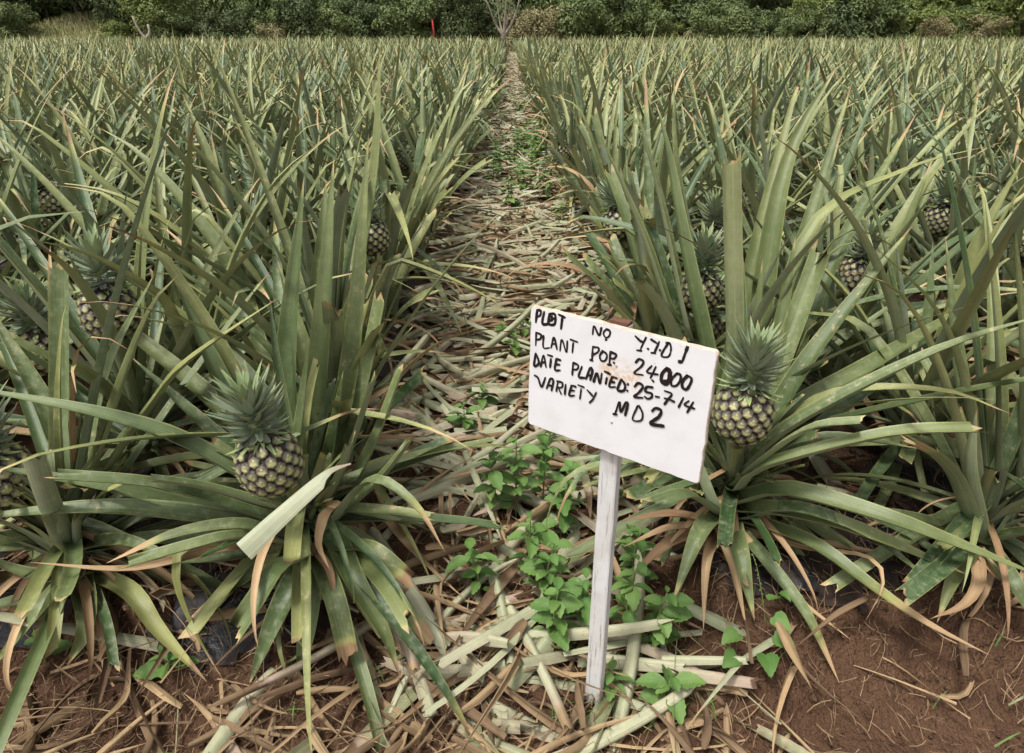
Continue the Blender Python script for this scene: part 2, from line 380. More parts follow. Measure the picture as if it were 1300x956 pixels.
def arc_curve(L, bend, n, power=1.6, hook=0.0, lat=0.0, kink=0.0, kpos=0.6):
    t = np.linspace(0, 1, n); a = -kink * smooth(kpos - 0.03, kpos + 0.03, t) - bend * t ** power - hook * np.clip((t - 0.88) / 0.12, 0, 1) ** 1.5
    b = lat * t ** 1.5
    d = np.stack([np.cos(a) * np.cos(b), np.sin(b) * np.cos(a), np.sin(a)], 1); d = (d[1:] + d[:-1]) / 2
    return np.vstack([[0, 0, 0], np.cumsum(d * L / (n - 1), axis=0)])
CATS = {  # kind: (length, width, bend range deg, cut, dry chance)
    'up': (0.88, 0.042, (4, 36), False, 0.75), 'mid': (0.97, 0.045, (22, 70), False, 0.8), 'arch': (0.92, 0.046, (50, 105), False, 0.85),
    'young': (0.52, 0.040, (0, 12), False, 0.0), 'cut': (0.42, 0.052, (4, 28), True, 0.2), 'dead': (0.55, 0.036, (70, 130), False, 1.0)}
def leaf_lib(nseg, na, count, seed):
    r = np.random.default_rng(seed); lib = {}
    for k, (L, W, (b0, b1), cut, dc) in CATS.items():
        lib[k] = []
        for i in range(count):
            bend = rad(b0 + (b1 - b0) * (i + r.random()) / count); hook = rad(r.uniform(40, 170)) if (r.random() < 0.35 and not cut and k != 'young') else rad(r.uniform(0, 15))
            C = arc_curve(L * r.uniform(0.9, 1.08) * (r.uniform(0.7, 1.2) if cut else 1), bend, nseg + 1, r.uniform(1.3, 2.2), 0 if cut else hook, rad(r.uniform(-22, 22)), rad(r.uniform(40, 120)) if (r.random() < 0.16 and k in ('up', 'mid', 'arch')) else 0, r.uniform(.45, .85))
            dry = (r.uniform(0.06, 0.27) if r.random() < dc else 0.0)
            if k == 'dead': dry = 1.0
            if k == 'cut': dry = 0.0
            roll = rad(r.uniform(-35, 35)) * np.linspace(0, 1, nseg + 1) ** 1.3
            lib[k].append(leaf_from_curve(C, (0, 1, 0), W * r.uniform(0.85, 1.12), na, r.uniform(0.3, 0.5), cut, dry, r.uniform(0.0, 0.8) if r.random() < 0.7 else 0, 0.0, None, r, roll, 0.12, 0.05 if cut else 0))
    return lib
LIB0 = leaf_lib(16, 4, 14, 11); LIB1 = leaf_lib(9, 2, 10, 12); LIB2 = leaf_lib(4, 1, 8, 13)
LEAF_ME = {k: [mesh_np(k + "_leaf", V, Q, M_LEAF, A) for V, Q, A in v] for k, v in LIB0.items()}
CUT_GREEN = LEAF_ME['cut']

def plant_spec(r, n=34, path_side=None, trimmed=0.8, front=False):
    """list of (kind, matrix) of a rosette; path_side = azimuth that faces the path (leaves there are chopped)"""
    out = []; az0 = r.uniform(0, 6.28)
    for k in range(n):
        f = k / (n - 1); az = az0 + k * 2.39996 + r.uniform(-0.3, 0.3)
        inc = rad((72 * (1 - f) ** 1.15 + 7) * r.uniform(0.8, 1.2))
        if f > 0.85: kind = 'young'
        elif f > 0.5: kind = 'up'
        elif f > 0.2: kind = 'mid'
        else: kind = 'arch'
        sc = r.uniform(0.78, 1.1)
        if kind == 'mid' and r.random() < 0.35: kind = 'up'
        if path_side is not None:
            da = abs((az - path_side + math.pi) % (2 * math.pi) - math.pi)
            if da < rad(80):
                if r.random() < trimmed or f < 0.4: kind = 'cut'; sc = r.uniform(0.6, 1.25)
                else: kind = 'up'
                inc = min(inc, rad(r.uniform(6, 36)))
        if front and math.sin(az) < -0.45 and kind in ('arch', 'mid'): kind = 'cut'
        if f < 0.12 and r.random() < 0.5: kind = 'dead'
        zb = 0.02 + 0.17 * f; rb = 0.012 + 0.03 * (1 - f)
        M = Matrix.Rotation(az, 4, 'Z') @ Matrix.Translation((rb, 0, zb)) @ Matrix.Rotation(-(math.pi / 2 - inc), 4, 'Y') @ Matrix.Rotation(r.uniform(-0.35, 0.35), 4, 'X') @ Matrix.Scale(sc, 4)
        out.append((kind, M))
    return out
def skirt_spec(r, n, az_mid=-math.pi / 2, spread=math.pi):
    """old lower leaves: short, cut, drooping or dead, hanging round the foot of the rosette"""
    out = []
    for k in range(n):
        az = az_mid + r.uniform(-spread, spread); kind = r.choice(['cut', 'arch', 'dead', 'cut'])
        inc = rad(r.uniform(62, 118)); sc = {'cut': r.uniform(.5, .95), 'arch': r.uniform(.35, .8), 'dead': r.uniform(.3, .62)}[kind]
        out.append((kind, Matrix.Rotation(az, 4, 'Z') @ Matrix.Translation((.03, 0, r.uniform(.03, .15))) @ Matrix.Rotation(-(math.pi / 2 - inc), 4, 'Y') @ Matrix.Rotation(r.uniform(-.4, .4), 4, 'X') @ Matrix.Scale(sc, 4)))
    for k in range(n // 3):   # leaf stubs in front of the stalk
        az = -math.pi / 2 + r.uniform(-1.1, 1.1); inc = rad(r.uniform(8, 34))
        out.append(('cut', Matrix.Rotation(az, 4, 'Z') @ Matrix.Translation((.032, 0, r.uniform(.06, .16))) @ Matrix.Rotation(-(math.pi / 2 - inc), 4, 'Y') @ Matrix.Rotation(r.uniform(-.3, .3), 4, 'X') @ Matrix.Scale(r.uniform(.36, .6), 4)))
    for k in range(n // 2):   # short chopped leaves round the fruit stalk
        az = r.uniform(0, 6.283); inc = rad(r.uniform(14, 44))
        out.append(('cut', Matrix.Rotation(az, 4, 'Z') @ Matrix.Translation((.028, 0, r.uniform(.10, .2))) @ Matrix.Rotation(-(math.pi / 2 - inc), 4, 'Y') @ Matrix.Rotation(r.uniform(-.3, .3), 4, 'X') @ Matrix.Scale(r.uniform(.32, .62), 4)))
    return out
def joined(spec, lib, r):
    bag = Bag()
    for kind, M in spec:
        V, Q, A = lib[kind][r.integers(len(lib[kind]))]
        m = np.array(M); V2 = V @ m[:3, :3].T + m[:3, 3]; A = A.copy(); A[:, 0] = r.random(); bag.add(V2, Q, A)
    return bag

# ------------------------------------------------------------------ fruit
FR, FH = 0.064, 0.142
def eye_arr():
    n = 6; V = []; A = []
    R0 = 0.0152
    for rr, h, g in ((1.0, -0.0032, 0.0), (0.90, 0.0002, 0.0), (0.68, 0.0019, 0.45), (0.34, 0.0021, 0.95)):
        for j in range(n):
            th = math.pi / 6 + j * math.pi / 3; x, y = R0 * rr * math.cos(th), R0 * rr * math.sin(th)
            V.append((x, y, h + (0.0010 if y < 0 and rr < 0.85 else 0)))
            A.append((0, g * (1.3 if y < 0.001 else 0.6), (0.95 if (y > 0.001 and rr < 0.8) else 0.0) * (1 if rr > .5 else .45), 0.5))
    V.append((0, -0.001, 0.0026)); A.append((0, 1, 0, 0.5)); c = len(V) - 1
    V.append((0, 0.0085, 0.0068)); A.append((0, 1.2, 0, 0.5)); b = len(V) - 1     # bract point
    Q = [[i * n + j, i * n + (j + 1) % n, (i + 1) * n + (j + 1) % n, (i + 1) * n + j] for i in range(3) for j in range(n)]
    T = [[3 * n + j, 3 * n + (j + 1) % n, c] for j in range(n)] + [[3 * n + 0, 3 * n + 1, b], [3 * n + 1, 3 * n + 2, b], [c, 3 * n + 0, b], [3 * n + 2, c, b]]
    return np.array(V), np.array(Q), np.array(A), np.array(T)
EYE = eye_arr(); EYE_ME = mesh_np("pineapple_eye", EYE[0], EYE[1], M_EYE, EYE[2], True, EYE[3])
def body_r(u): return FR * (np.clip(1 - np.abs(2 * u - 0.94) ** 2.7 * 0.62, 0.05, 1)) * (1 - 0.06 * u)
def core_arr():
    us = np.linspace(0, 1, 11); n = 16; V = [(0, 0, 0)]; Q = []; T = []
    for u in us:
        for j in range(n): V.append((0.965 * body_r(u) * math.cos(j * 2 * math.pi / n), 0.965 * body_r(u) * math.sin(j * 2 * math.pi / n), u * FH))
    V.append((0, 0, FH)); last = len(V) - 1
    for i in range(len(us) - 1):
        for j in range(n): Q.append([1 + i * n + j, 1 + i * n + (j + 1) % n, 1 + (i + 1) * n + (j + 1) % n, 1 + (i + 1) * n + j])
    for j in range(n):
        T.append([0, 1 + (j + 1) % n, 1 + j]); k = 1 + (len(us) - 1) * n; T.append([last, k + j, k + (j + 1) % n])
    return np.array(V), np.array(Q), np.array(T)
CORE = core_arr(); CORE_ME = mesh_np("fruit", CORE[0], CORE[1], M_CORE, None, True, CORE[2])
def eye_mats(n=92):
    us = np.linspace(0, 1, 400); area = np.cumsum(body_r(us) + 0.004); area /= area[-1]; out = []
    for k in range(n):
        u = float(np.interp((k + 0.5) / n, area, us)); u = 0.03 + 0.94 * u; th = k * 2.39996
        r0 = float(body_r(u)); dr = float(body_r(min(u + .02, 1)) - body_r(max(u - .02, 0))) / (0.04 * FH)
        up = Vector((dr * math.cos(th), dr * math.sin(th), 1)).normalized(); sd_ = Vector((-math.sin(th), math.cos(th), 0)); nn = sd_.cross(up)
        M = Matrix(((sd_.x, up.x, nn.x, r0 * math.cos(th)), (sd_.y, up.y, nn.y, r0 * math.sin(th)), (sd_.z, up.z, nn.z, u * FH), (0, 0, 0, 1)))
        s = 0.97 if 0.14 < u < 0.85 else 0.85
        out.append(M @ Matrix.Scale(s, 4))
    return out
EYE_M = eye_mats()
def crown_leaf_arr(bend, L, W, nseg=5, na=2, yel=0.0, rnd=0.0):
    C = arc_curve(L, bend, nseg + 1, 1.2)
    return leaf_from_curve(C, (0, 1, 0), W, na, 0.28, False, 0.03, yel, rnd, lambda t: (0.9 + 0.25 * t) * (1 - t ** 1.5) * 0.98 + 0.02)
CRL = [crown_leaf_arr(rad(b), 0.1, 0.026, 6, 2, y) for b, y in ((-75, 0), (-50, 0), (-26, 0.02), (-6, 0.1), (8, 0.5))]
_b = crown_leaf_arr(rad(-30), 0.036, 0.013, 4, 2, 1.0); _b[2][:, 1] = np.linspace(.05, .5, len(_b[2])); CRL.append(_b)      # pale bracts on the shoulder of the fruit
CRL_ME = [mesh_np("crown_leaf", V, Q, M_CROWN, A) for V, Q, A in CRL]
def crown_spec(r, n=76):
    out = []
    for k in range(n):
        f = k / (n - 1); az = k * 2.39996 + r.uniform(-0.15, 0.15)
        inc = rad(112 * (1 - f) ** 1.1 + 8 + r.uniform(-6, 6)); kind = min(4, int(f * 5)); L = (0.34 + 0.66 * math.sin(min(1, f * 1.3) * 1.57)) * (0.98 if f < 0.88 else 0.72)
        z = 0.004 + 0.068 * f
        M = Matrix.Rotation(az, 4, 'Z') @ Matrix.Translation((0.019 * (1 - f * 0.75), 0, z)) @ Matrix.Rotation(-(math.pi / 2 - inc), 4, 'Y') @ Matrix.Diagonal((L, 0.75 + 0.25 * f, L, 1))
        out.append((kind, M))
    for k in range(20):
        M = Matrix.Rotation(k * 2.39996, 4, 'Z') @ Matrix.Translation((0.024 + .012 * (k % 2), 0, -0.001 - .007 * (k % 2))) @ Matrix.Rotation(rad(r.uniform(-12, 22)), 4, 'Y') @ Matrix.Scale(r.uniform(.7, 1.15), 4)
        out.append((5, M))
    return out
def crown_bag(r, n=60):
    bag = Bag()
    for kind, M in crown_spec(r, n):
        V, Q, A = CRL[kind]; m = np.array(M); A = A.copy(); A[:, 0] = r.random(); bag.add(V @ m[:3, :3].T + m[:3, 3], Q, A)
    return bag
V, Q, T = tube_arr([(0, 0, 0), (0, 0, 0.04), (0, 0, 0.075)], [0.02, 0.014, 0.006], 8); STUB_ME = mesh_np("crown", V, Q, M_CROWN, None, True, T)
_r = np.random.default_rng(5)
CROWN_ME = [crown_bag(_r).mesh("crown", M_CROWN) for _ in range(4)]
def fruit_bag():
    b = Bag()
    r = np.random.default_rng(3); V, Q, T = CORE; b.add(V, Q, None, T)
    for M in EYE_M:
        V, Q, A, T = EYE; m = np.array(M); A = A.copy(); A[:, 0] = r.random(); b.add(V @ m[:3, :3].T + m[:3, 3], Q, A, T)
    return b
FRUIT_ME = fruit_bag().mesh("fruit", M_EYE)
def add_fruit(plant, P, tilt, detailed, r, scale=1.0):
    """P: fruit bottom in the plant's frame; stalk from the heart of the rosette"""
    M = Matrix.Translation(P) @ Matrix.Rotation(r.uniform(0, 6.28) if not detailed else 1.0, 4, 'Z')
    if tilt is not None: M = Matrix.Translation(P) @ Vector((0, 0, 1)).rotation_difference(Vector(tilt)).to_matrix().to_4x4() @ Matrix.Rotation(r.uniform(0, 6.28), 4, 'Z')
    M = M @ Matrix.Scale(scale, 4)
    S = np.array([(0, 0, 0.05), (P[0] * 0.3, P[1] * 0.3, 0.05 + (P[2] - 0.05) * 0.6), (P[0], P[1], P[2] + 0.012)])
    V, Q, T = tube_arr(catmull(S, 6), 0.014, 8); obj("stalk", mesh_np("stalk", V, Q, M_STALK, None, True, T), plant)
    if detailed:
        fr = obj("fruit", CORE_ME, plant, M)
        for m in EYE_M: obj("fruitlet", EYE_ME, fr, m)
        cr = obj("crown", STUB_ME, plant, M @ Matrix.Translation((0, 0, FH - 0.009)))
        for kind, m in crown_spec(r): obj("crown_leaf", CRL_ME[kind], cr, m)
    else:
        fr = obj("fruit", FRUIT_ME, plant, M)
        obj("crown", CROWN_ME[r.integers(4)], fr, Matrix.Translation((0, 0, FH - 0.009)))

# ------------------------------------------------------------------ the nearest plants, leaf by leaf
def hero_leaf(plant, base, pts, W, cut=False, dry=0.0, yel=0.2, gut=0.36, roll=0.0, name=None, seed=0, mat=None, profile=None, rooted=True):
    if cut and dry < .07: dry = 0.0
    r = np.random.default_rng(seed); P = np.array([at(*p) for p in pts])
    z0 = max(base[2] + 0.01, P[0][2] - 0.05)
    if rooted: P = np.vstack([[base[0] + (P[0][0] - base[0]) * .15, base[1] + (P[0][1] - base[1]) * .15, z0], P])
    C = catmull(P, 17) - base
    out = C[-1] - C[0]
    if np.hypot(out[0], out[1]) < 0.12: out = out + np.array([C[len(C) // 2][0], C[len(C) // 2][1], 0])
    S = np.array([-out[1], out[0], 0.0]); S /= np.linalg.norm(S) + 1e-9
    V, Q, A = leaf_from_curve(C, S, W * 1.13, 6, gut, cut, dry, yel, r.random(), profile, r, rad(roll) + rad(r.uniform(-10, 10)) * np.linspace(0, 1, 17), 0.22, 0.03 if cut else 0)
    nm = name or ("dead_leaf" if dry >= 1 else "cut_leaf" if cut else "leaf")
    o = obj(nm, mesh_np(nm, V, Q, mat or M_LEAF, A), plant); HERO_SET.add(o); return o
C_, Dy = True, 1.0
HERO = {
 'A': ((-0.45, 1.19, 0.10), "large front pineapple plant left of the path with a ripening fruit among chopped leaves", [
  ([(380, 640, 1.22), (300, 530, 1.30), (208, 318, 1.42)], .056, False, 0, .1), ([(385, 630, 1.25), (300, 480, 1.38), (222, 355, 1.50)], .050, False, .03, .1),
  ([(385, 610, 1.25), (368, 480, 1.28), (386, 225, 1.36)], .060, False, .03, .1), ([(398, 600, 1.30), (412, 420, 1.36), (424, 200, 1.45)], .058, False, .03, .2),
  ([(378, 600, 1.2), (386, 520, 1.22), (392, 438, 1.22)], .038, False, 0, .1), ([(370, 650, 1.15), (240, 570, 1.10), (121, 528, 1.07), (-60, 488, 1.05)], .054, False, .05, .1),
  ([(375, 650, 1.18), (277, 560, 1.22), (165, 452, 1.30)], .048, False, .03, .1), ([(380, 640, 1.25), (277, 521, 1.35), (138, 404, 1.45), (48, 333, 1.55)], .056, False, .05, .35),
  ([(360, 680, 1.12), (221, 657, 1.05), (104, 649, 1.02), (-60, 660, 1.0)], .056, False, .05, .1), ([(365, 670, 1.15), (242, 650, 1.10), (138, 622, 1.05), (-40, 588, 1.02)], .050, False, .05, .1),
  ([(350, 665, 1.12), (270, 640, 1.08), (190, 618, 1.03), (66, 607, .98)], .045, C_, .06, .1), ([(345, 645, 1.10), (260, 622, 1.05), (190, 611, 1.0)], .045, C_, .05, .1),
  ([(363, 691, 1.10), (300, 685, 1.0), (242, 697, .95), (159, 720, .90)], .044, C_, 0, .2), ([(360, 690, 1.10), (308, 672, 1.05), (225, 680, 1.0), (135, 715, .95)], .046, False, .25, .2),
  ([(392, 708, 1.08), (355, 725, .98), (329, 760, .93), (301, 800, .90)], .050, C_, 0, .15), ([(392, 712, 1.10), (368, 755, 1.02), (345, 800, .98), (316, 870, .94)], .054, False, .05, .1),
  ([(398, 715, 1.08), (391, 790, 1.0), (376, 880, .95)], .050, False, .05, .1), ([(405, 712, 1.08), (426, 764, .98), (442, 832, .93)], .048, C_, .08, .2),
  ([(330, 700, 1.08), (240, 695, 1.0), (228, 735, .97), (250, 800, .95), (287, 870, .93)], .028, False, .2, .8), ([(420, 670, 1.12), (470, 613, 1.10), (524, 640, 1.05), (565, 701, 1.02)], .036, False, .3, .2),
  ([(425, 690, 1.10), (450, 740, 1.0), (486, 800, .95), (508, 860, .92)], .048, False, .1, .2), ([(425, 690, 1.12), (470, 725, 1.05), (541, 812, 1.0)], .042, C_, .12, .3),
  ([(415, 620, 1.30), (450, 450, 1.40), (468, 170, 1.55)], .054, False, .05, .3), ([(424, 640, 1.30), (462, 500, 1.36), (486, 380, 1.40)], .050, C_, .04, .2),
  ([(430, 650, 1.25), (475, 570, 1.27), (512, 470, 1.32)], .048, C_, .04, .2), ([(430, 660, 1.20), (485, 610, 1.18), (522, 562, 1.20)], .048, C_, .04, .2),
  ([(420, 640, 1.22), (452, 560, 1.2), (478, 480, 1.2)], .046, C_, .04, .15), ([(410, 650, 1.2), (436, 600, 1.14), (448, 560, 1.12)], .04, C_, .06, .15),
  ([(412, 640, 1.24), (428, 540, 1.26), (436, 470, 1.26)], .05, False, .04, .1), ([(425, 700, 1.1), (470, 700, 1.04), (520, 740, 1.0)], .045, C_, .1, .3),
  ([(355, 700, 1.1), (250, 712, 1.04), (150, 705, 1.02)], .046, False, .1, .1), ([(370, 705, 1.1), (300, 745, 1.02), (235, 790, .98)], .045, False, .2, .2),
  ([(375, 600, 1.25), (330, 500, 1.35), (270, 420, 1.45)], .05, False, .05, .1), ([(400, 590, 1.28), (395, 480, 1.36), (352, 330, 1.45)], .05, False, .05, .3),
  ([(360, 690, 1.1), (280, 700, 1.02), (166, 724, .96), (38, 714, .92)], .030, False, Dy, 0), ([(400, 700, 1.08), (420, 730, 1.02), (424, 790, .97)], .022, False, Dy, 0),
  ([(395, 705, 1.1), (360, 780, 1.02), (352, 860, .98)], .026, False, Dy, 0), ([(405, 705, 1.1), (440, 790, 1.02), (452, 850, .98)], .026, False, Dy, 0),
  ([(425, 645, 1.12), (410, 660, 1.06), (404, 690, 1.03), (418, 722, 1.0)], .03, False, Dy, 0)]),
 'B': ((-0.90, 1.10, 0.10), "pineapple plant at the left edge of the front row, fruit half hidden", [
  ([(112, 640, 1.15), (200, 510, 1.20), (242, 459, 1.20), (357, 376, 1.22)], .040, False, .04, .6), ([(115, 620, 1.15), (185, 410, 1.25), (225, 350, 1.28)], .044, False, .05, .5),
  ([(110, 620, 1.18), (138, 473, 1.30), (197, 346, 1.40)], .038, False, .03, .2), ([(88, 640, 1.18), (83, 515, 1.25), (81, 338, 1.30)], .058, C_, .05, .1),
  ([(82, 690, 1.05), (62, 640, 1.0), (42, 582, .98)], .044, C_, .04, .1), ([(100, 735, 1.05), (80, 752, .98), (60, 788, .95)], .044, C_, .03, .2),
  ([(95, 735, 1.05), (40, 735, 1.0), (-40, 700, 1.0)], .046, False, .05, .2), ([(95, 735, 1.03), (50, 780, .95), (-12, 850, .92)], .044, False, .1, .3),
  ([(95, 740, 1.05), (40, 762, 1.0), (-40, 775, 1.0)], .044, False, .1, .2), ([(105, 740, 1.05), (112, 790, .97), (85, 845, .94)], .046, False, .1, .2),
  ([(110, 730, 1.10), (166, 755, 1.02), (200, 800, .97), (263, 866, .92)], .040, False, .18, .9), ([(100, 640, 1.2), (60, 520, 1.3), (-20, 380, 1.4)], .05, False, .05, .2),
  ([(110, 650, 1.18), (130, 560, 1.2), (165, 470, 1.22)], .042, False, .04, .2), ([(105, 700, 1.08), (160, 690, 1.02), (230, 712, 1.0)], .044, False, .1, .2),
  ([(95, 690, 1.1), (30, 640, 1.1), (-60, 560, 1.1)], .05, False, .05, .1), ([(100, 735, 1.05), (125, 780, .99), (130, 850, .94)], .026, False, Dy, 0),
  ([(95, 735, 1.05), (55, 800, .97), (40, 870, .93)], .026, False, Dy, 0), ([(100, 640, 1.15), (95, 500, 1.1), (103, 440, 1.1), (130, 428, 1.1), (165, 445, 1.1)], .022, False, Dy, 0)]),
 'C': ((0.51, 1.295, 0.10), "large front pineapple plant right of the sign with a ripening fruit and long arching leaves", [
  ([(925, 600, 1.25), (926, 420, 1.22), (923, 203, 1.22)], .054, C_, .03, .4), ([(935, 610, 1.30), (985, 480, 1.38), (1044, 317, 1.50)], .056, C_, .03, .2),
  ([(945, 610, 1.28), (1010, 490, 1.33), (1069, 404, 1.38), (1160, 285, 1.46)], .054, False, .08, .2), ([(945, 600, 1.25), (1012, 542, 1.20), (1185, 450, 1.15), (1330, 398, 1.10)], .052, False, .05, .2),
  ([(945, 590, 1.28), (1000, 530, 1.32), (1108, 465, 1.40), (1256, 372, 1.55)], .054, False, .1, .3), ([(940, 615, 1.22), (970, 585, 1.15), (1031, 546, 1.12), (1096, 537, 1.10)], .038, C_, .03, .2),
  ([(945, 620, 1.20), (973, 596, 1.13), (1127, 555, 1.08), (1242, 548, 1.05)], .050, C_, .03, .3), ([(940, 640, 1.20), (990, 628, 1.15), (1052, 641, 1.10), (1158, 673, 1.02), (1330, 735, .97)], .058, False, .05, .3),
  ([(945, 650, 1.20), (1000, 655, 1.13), (1088, 676, 1.06), (1229, 730, 1.0)], .054, False, .05, .4), ([(950, 665, 1.20), (1010, 685, 1.12), (1052, 708, 1.06), (1105, 747, 1.0), (1176, 793, .95), (1257, 832, .90)], .044, False, .42, .3),
  ([(950, 690, 1.15), (978, 722, 1.08), (1024, 782, 1.0), (1066, 868, .94)], .034, False, .3, .2), ([(930, 680, 1.15), (940, 710, 1.08), (958, 788, 1.0)], .050, False, .1, .2),
  ([(910, 660, 1.18), (888, 680, 1.10), (854, 764, 1.0)], .050, False, .1, .2), ([(912, 655, 1.2), (875, 632, 1.13), (832, 642, 1.08)], .048, C_, .05, .1),
  ([(915, 680, 1.15), (930, 720, 1.08), (948, 800, 1.0)], .026, False, Dy, 0), ([(905, 690, 1.15), (896, 720, 1.08), (893, 800, 1.0)], .026, False, Dy, 0),
  ([(900, 665, 1.18), (850, 655, 1.15), (785, 662, 1.12)], .040, False, Dy, 0), ([(900, 680, 1.17), (850, 690, 1.12), (795, 738, 1.08)], .040, False, Dy, 0),
  ([(900, 672, 1.17), (850, 672, 1.13), (790, 695, 1.1)], .036, False, Dy, 0), ([(930, 640, 1.32), (885, 560, 1.30), (860, 480, 1.35)], .05, False, .05, .1),
  ([(945, 590, 1.40), (975, 330, 1.55), (1005, 190, 1.66), (1063, 84, 1.75)], .060, False, .03, .3), ([(950, 590, 1.42), (1000, 380, 1.60), (1082, 104, 1.85)], .052, False, .08, .2),
  ([(960, 580, 1.45), (1050, 350, 1.75), (1164, 143, 2.1)], .056, False, .14, .2), ([(960, 560, 1.45), (1025, 302, 1.60), (1150, 217, 1.75), (1252, 186, 1.85)], .040, False, .08, .6),
  ([(950, 600, 1.30), (1040, 510, 1.25), (1185, 496, 1.18), (1290, 528, 1.15)], .034, False, .12, .8), ([(940, 600, 1.3), (955, 460, 1.36), (968, 330, 1.4)], .042, False, .03, .2),
  ([(945, 595, 1.32), (985, 440, 1.42), (1010, 300, 1.52)], .048, False, .05, .2), ([(950, 660, 1.2), (1010, 650, 1.12), (1100, 680, 1.06), (1190, 745, 1.0)], .046, False, .1, .1),
  ([(955, 600, 1.3), (1050, 560, 1.28), (1170, 570, 1.24)], .05, False, .1, .2), ([(950, 680, 1.2), (1030, 690, 1.14), (1140, 705, 1.08)], .03, False, Dy, 0),
  ([(905, 650, 1.2), (880, 590, 1.22), (862, 540, 1.22)], .05, C_, .03, .1), ([(950, 690, 1.15), (1000, 750, 1.06), (1080, 812, .98)], .02, False, Dy, 0),
  ([(1010, 695, 1.12), (1100, 708, 1.06), (1120, 740, 1.0), (1098, 790, .97)], .018, False, Dy, 0)]),
 'D': ((1.015, 1.185, 0.10), "tall pineapple plant at the right edge of the front row, one leaf bent over", [
  ([(1232, 680, 1.15), (1211, 616, 1.08), (1185, 582, 1.02), (1155, 564, 1.0)], .048, C_, .1, .2), ([(1257, 683, 1.20), (1264, 480, 1.22), (1250, 250, 1.30)], .054, False, .03, .4),
  ([(1280, 650, 1.20), (1294, 480, 1.22), (1284, 245, 1.28)], .054, False, .03, .4), ([(1240, 670, 1.20), (1222, 500, 1.22), (1185, 392, 1.24), (1108, 311, 1.26)], .042, False, .1, .6),
  ([(1235, 680, 1.20), (1205, 520, 1.20), (1160, 400, 1.22), (1119, 358, 1.22), (1061, 342, 1.22)], .038, False, .15, .8), ([(1236, 700, 1.10), (1242, 740, 1.02), (1222, 770, .99), (1180, 786, .97)], .030, False, Dy, 0),
  ([(1230, 700, 1.10), (1208, 740, 1.02), (1190, 790, .97)], .042, False, .12, .4), ([(1250, 700, 1.10), (1290, 750, 1.0), (1330, 800, .98)], .048, False, .1, .2),
  ([(1240, 690, 1.14), (1228, 600, 1.12), (1240, 520, 1.12)], .046, False, .05, .2), ([(1265, 690, 1.14), (1310, 620, 1.14), (1360, 540, 1.14)], .052, False, .05, .2),
  ([(1260, 690, 1.12), (1310, 680, 1.08), (1380, 700, 1.04)], .05, False, .05, .2), ([(1245, 690, 1.12), (1160, 660, 1.12), (1080, 640, 1.14)], .046, False, .1, .2),
  ([(1250, 640, 1.24), (1215, 480, 1.34), (1200, 300, 1.44)], .05, False, .05, .2), ([(1270, 640, 1.24), (1330, 440, 1.3), (1370, 260, 1.4)], .052, False, .05, .2),
  ([(1240, 700, 1.1), (1270, 735, 1.03), (1320, 760, 1.0)], .03, False, Dy, 0), ([(1245, 640, 1.26), (1180, 545, 1.36), (1110, 480, 1.45)], .048, False, .08, .2)])}
HERO_FRUIT = {'A': ((353, 617, 1.005), (-0.10, -0.10, 1), .87), 'B': ((12, 642, 1.07), (0.0, -0.06, 1), 1.0), 'C': ((936, 555, 1.175), (0.04, -0.05, 1), 0.90)}
sc_ = 0
HERO_SET = set()
hero_roots = {}
for key, (base, label, leaves) in HERO.items():
    base = np.array(base); root = empty("pineapple_plant", base); hero_roots[key] = root
    tag(root, label, "pineapple plant", "pineapple plants of the field")
    for pts, W, cut, dry, yel in leaves:
        sc_ += 1; hero_leaf(root, base, pts, W, cut, dry, yel, seed=sc_)
    if key == 'A':   # snapped leaf lying across the rosette, pale underside up
        o = hero_leaf(root, base, [(300, 690, .86), (352, 645, .90), (412, 598, .95), (445, 588, .98)], .042, False, .22, .0, gut=.62, roll=180, name="snapped_leaf", seed=900, mat=M_PALE, rooted=False,
                      profile=lambda t: np.interp(t, [0, .1, .72, .76, 1], [1, 1, .95, .5, .12]))
    V, Q, T = tube_arr([(0, 0, -0.06), (0, 0, 0.06), (0, 0, 0.2)], [0.03, 0.03, 0.02], 10)
    obj("stem", mesh_np("stem", V, Q, M_OLDSTEM, None, True, T), root)
    r = np.random.default_rng(100 + ord(key))
    for kind, M in plant_spec(r, 20, {'A': 0.0, 'C': math.pi}.get(key)):      # inner and rear leaves
        d = M @ Vector((0.5, 0, 0)) - M @ Vector((0, 0, 0))
        if kind in ('dead', 'arch') or (d.y < 0.05): continue
        if key in 'AC' and kind != 'cut' and d.x * (1 if key == 'A' else -1) > 0.1: continue
        obj("cut_leaf" if kind == 'cut' else "leaf", LEAF_ME[kind][r.integers(14)], root, M)
    for kind, M in skirt_spec(r, {'A': 42, 'B': 44, 'C': 40, 'D': 32}[key]):
        obj({'cut': "cut_leaf", 'dead': "dead_leaf"}.get(kind, "leaf"), LEAF_ME[kind][r.integers(14)], root, M)
    if key in HERO_FRUIT:
        p, tl, s = HERO_FRUIT[key]; P = at(*p) - base
        add_fruit(root, tuple(P), tl, True, r, s)

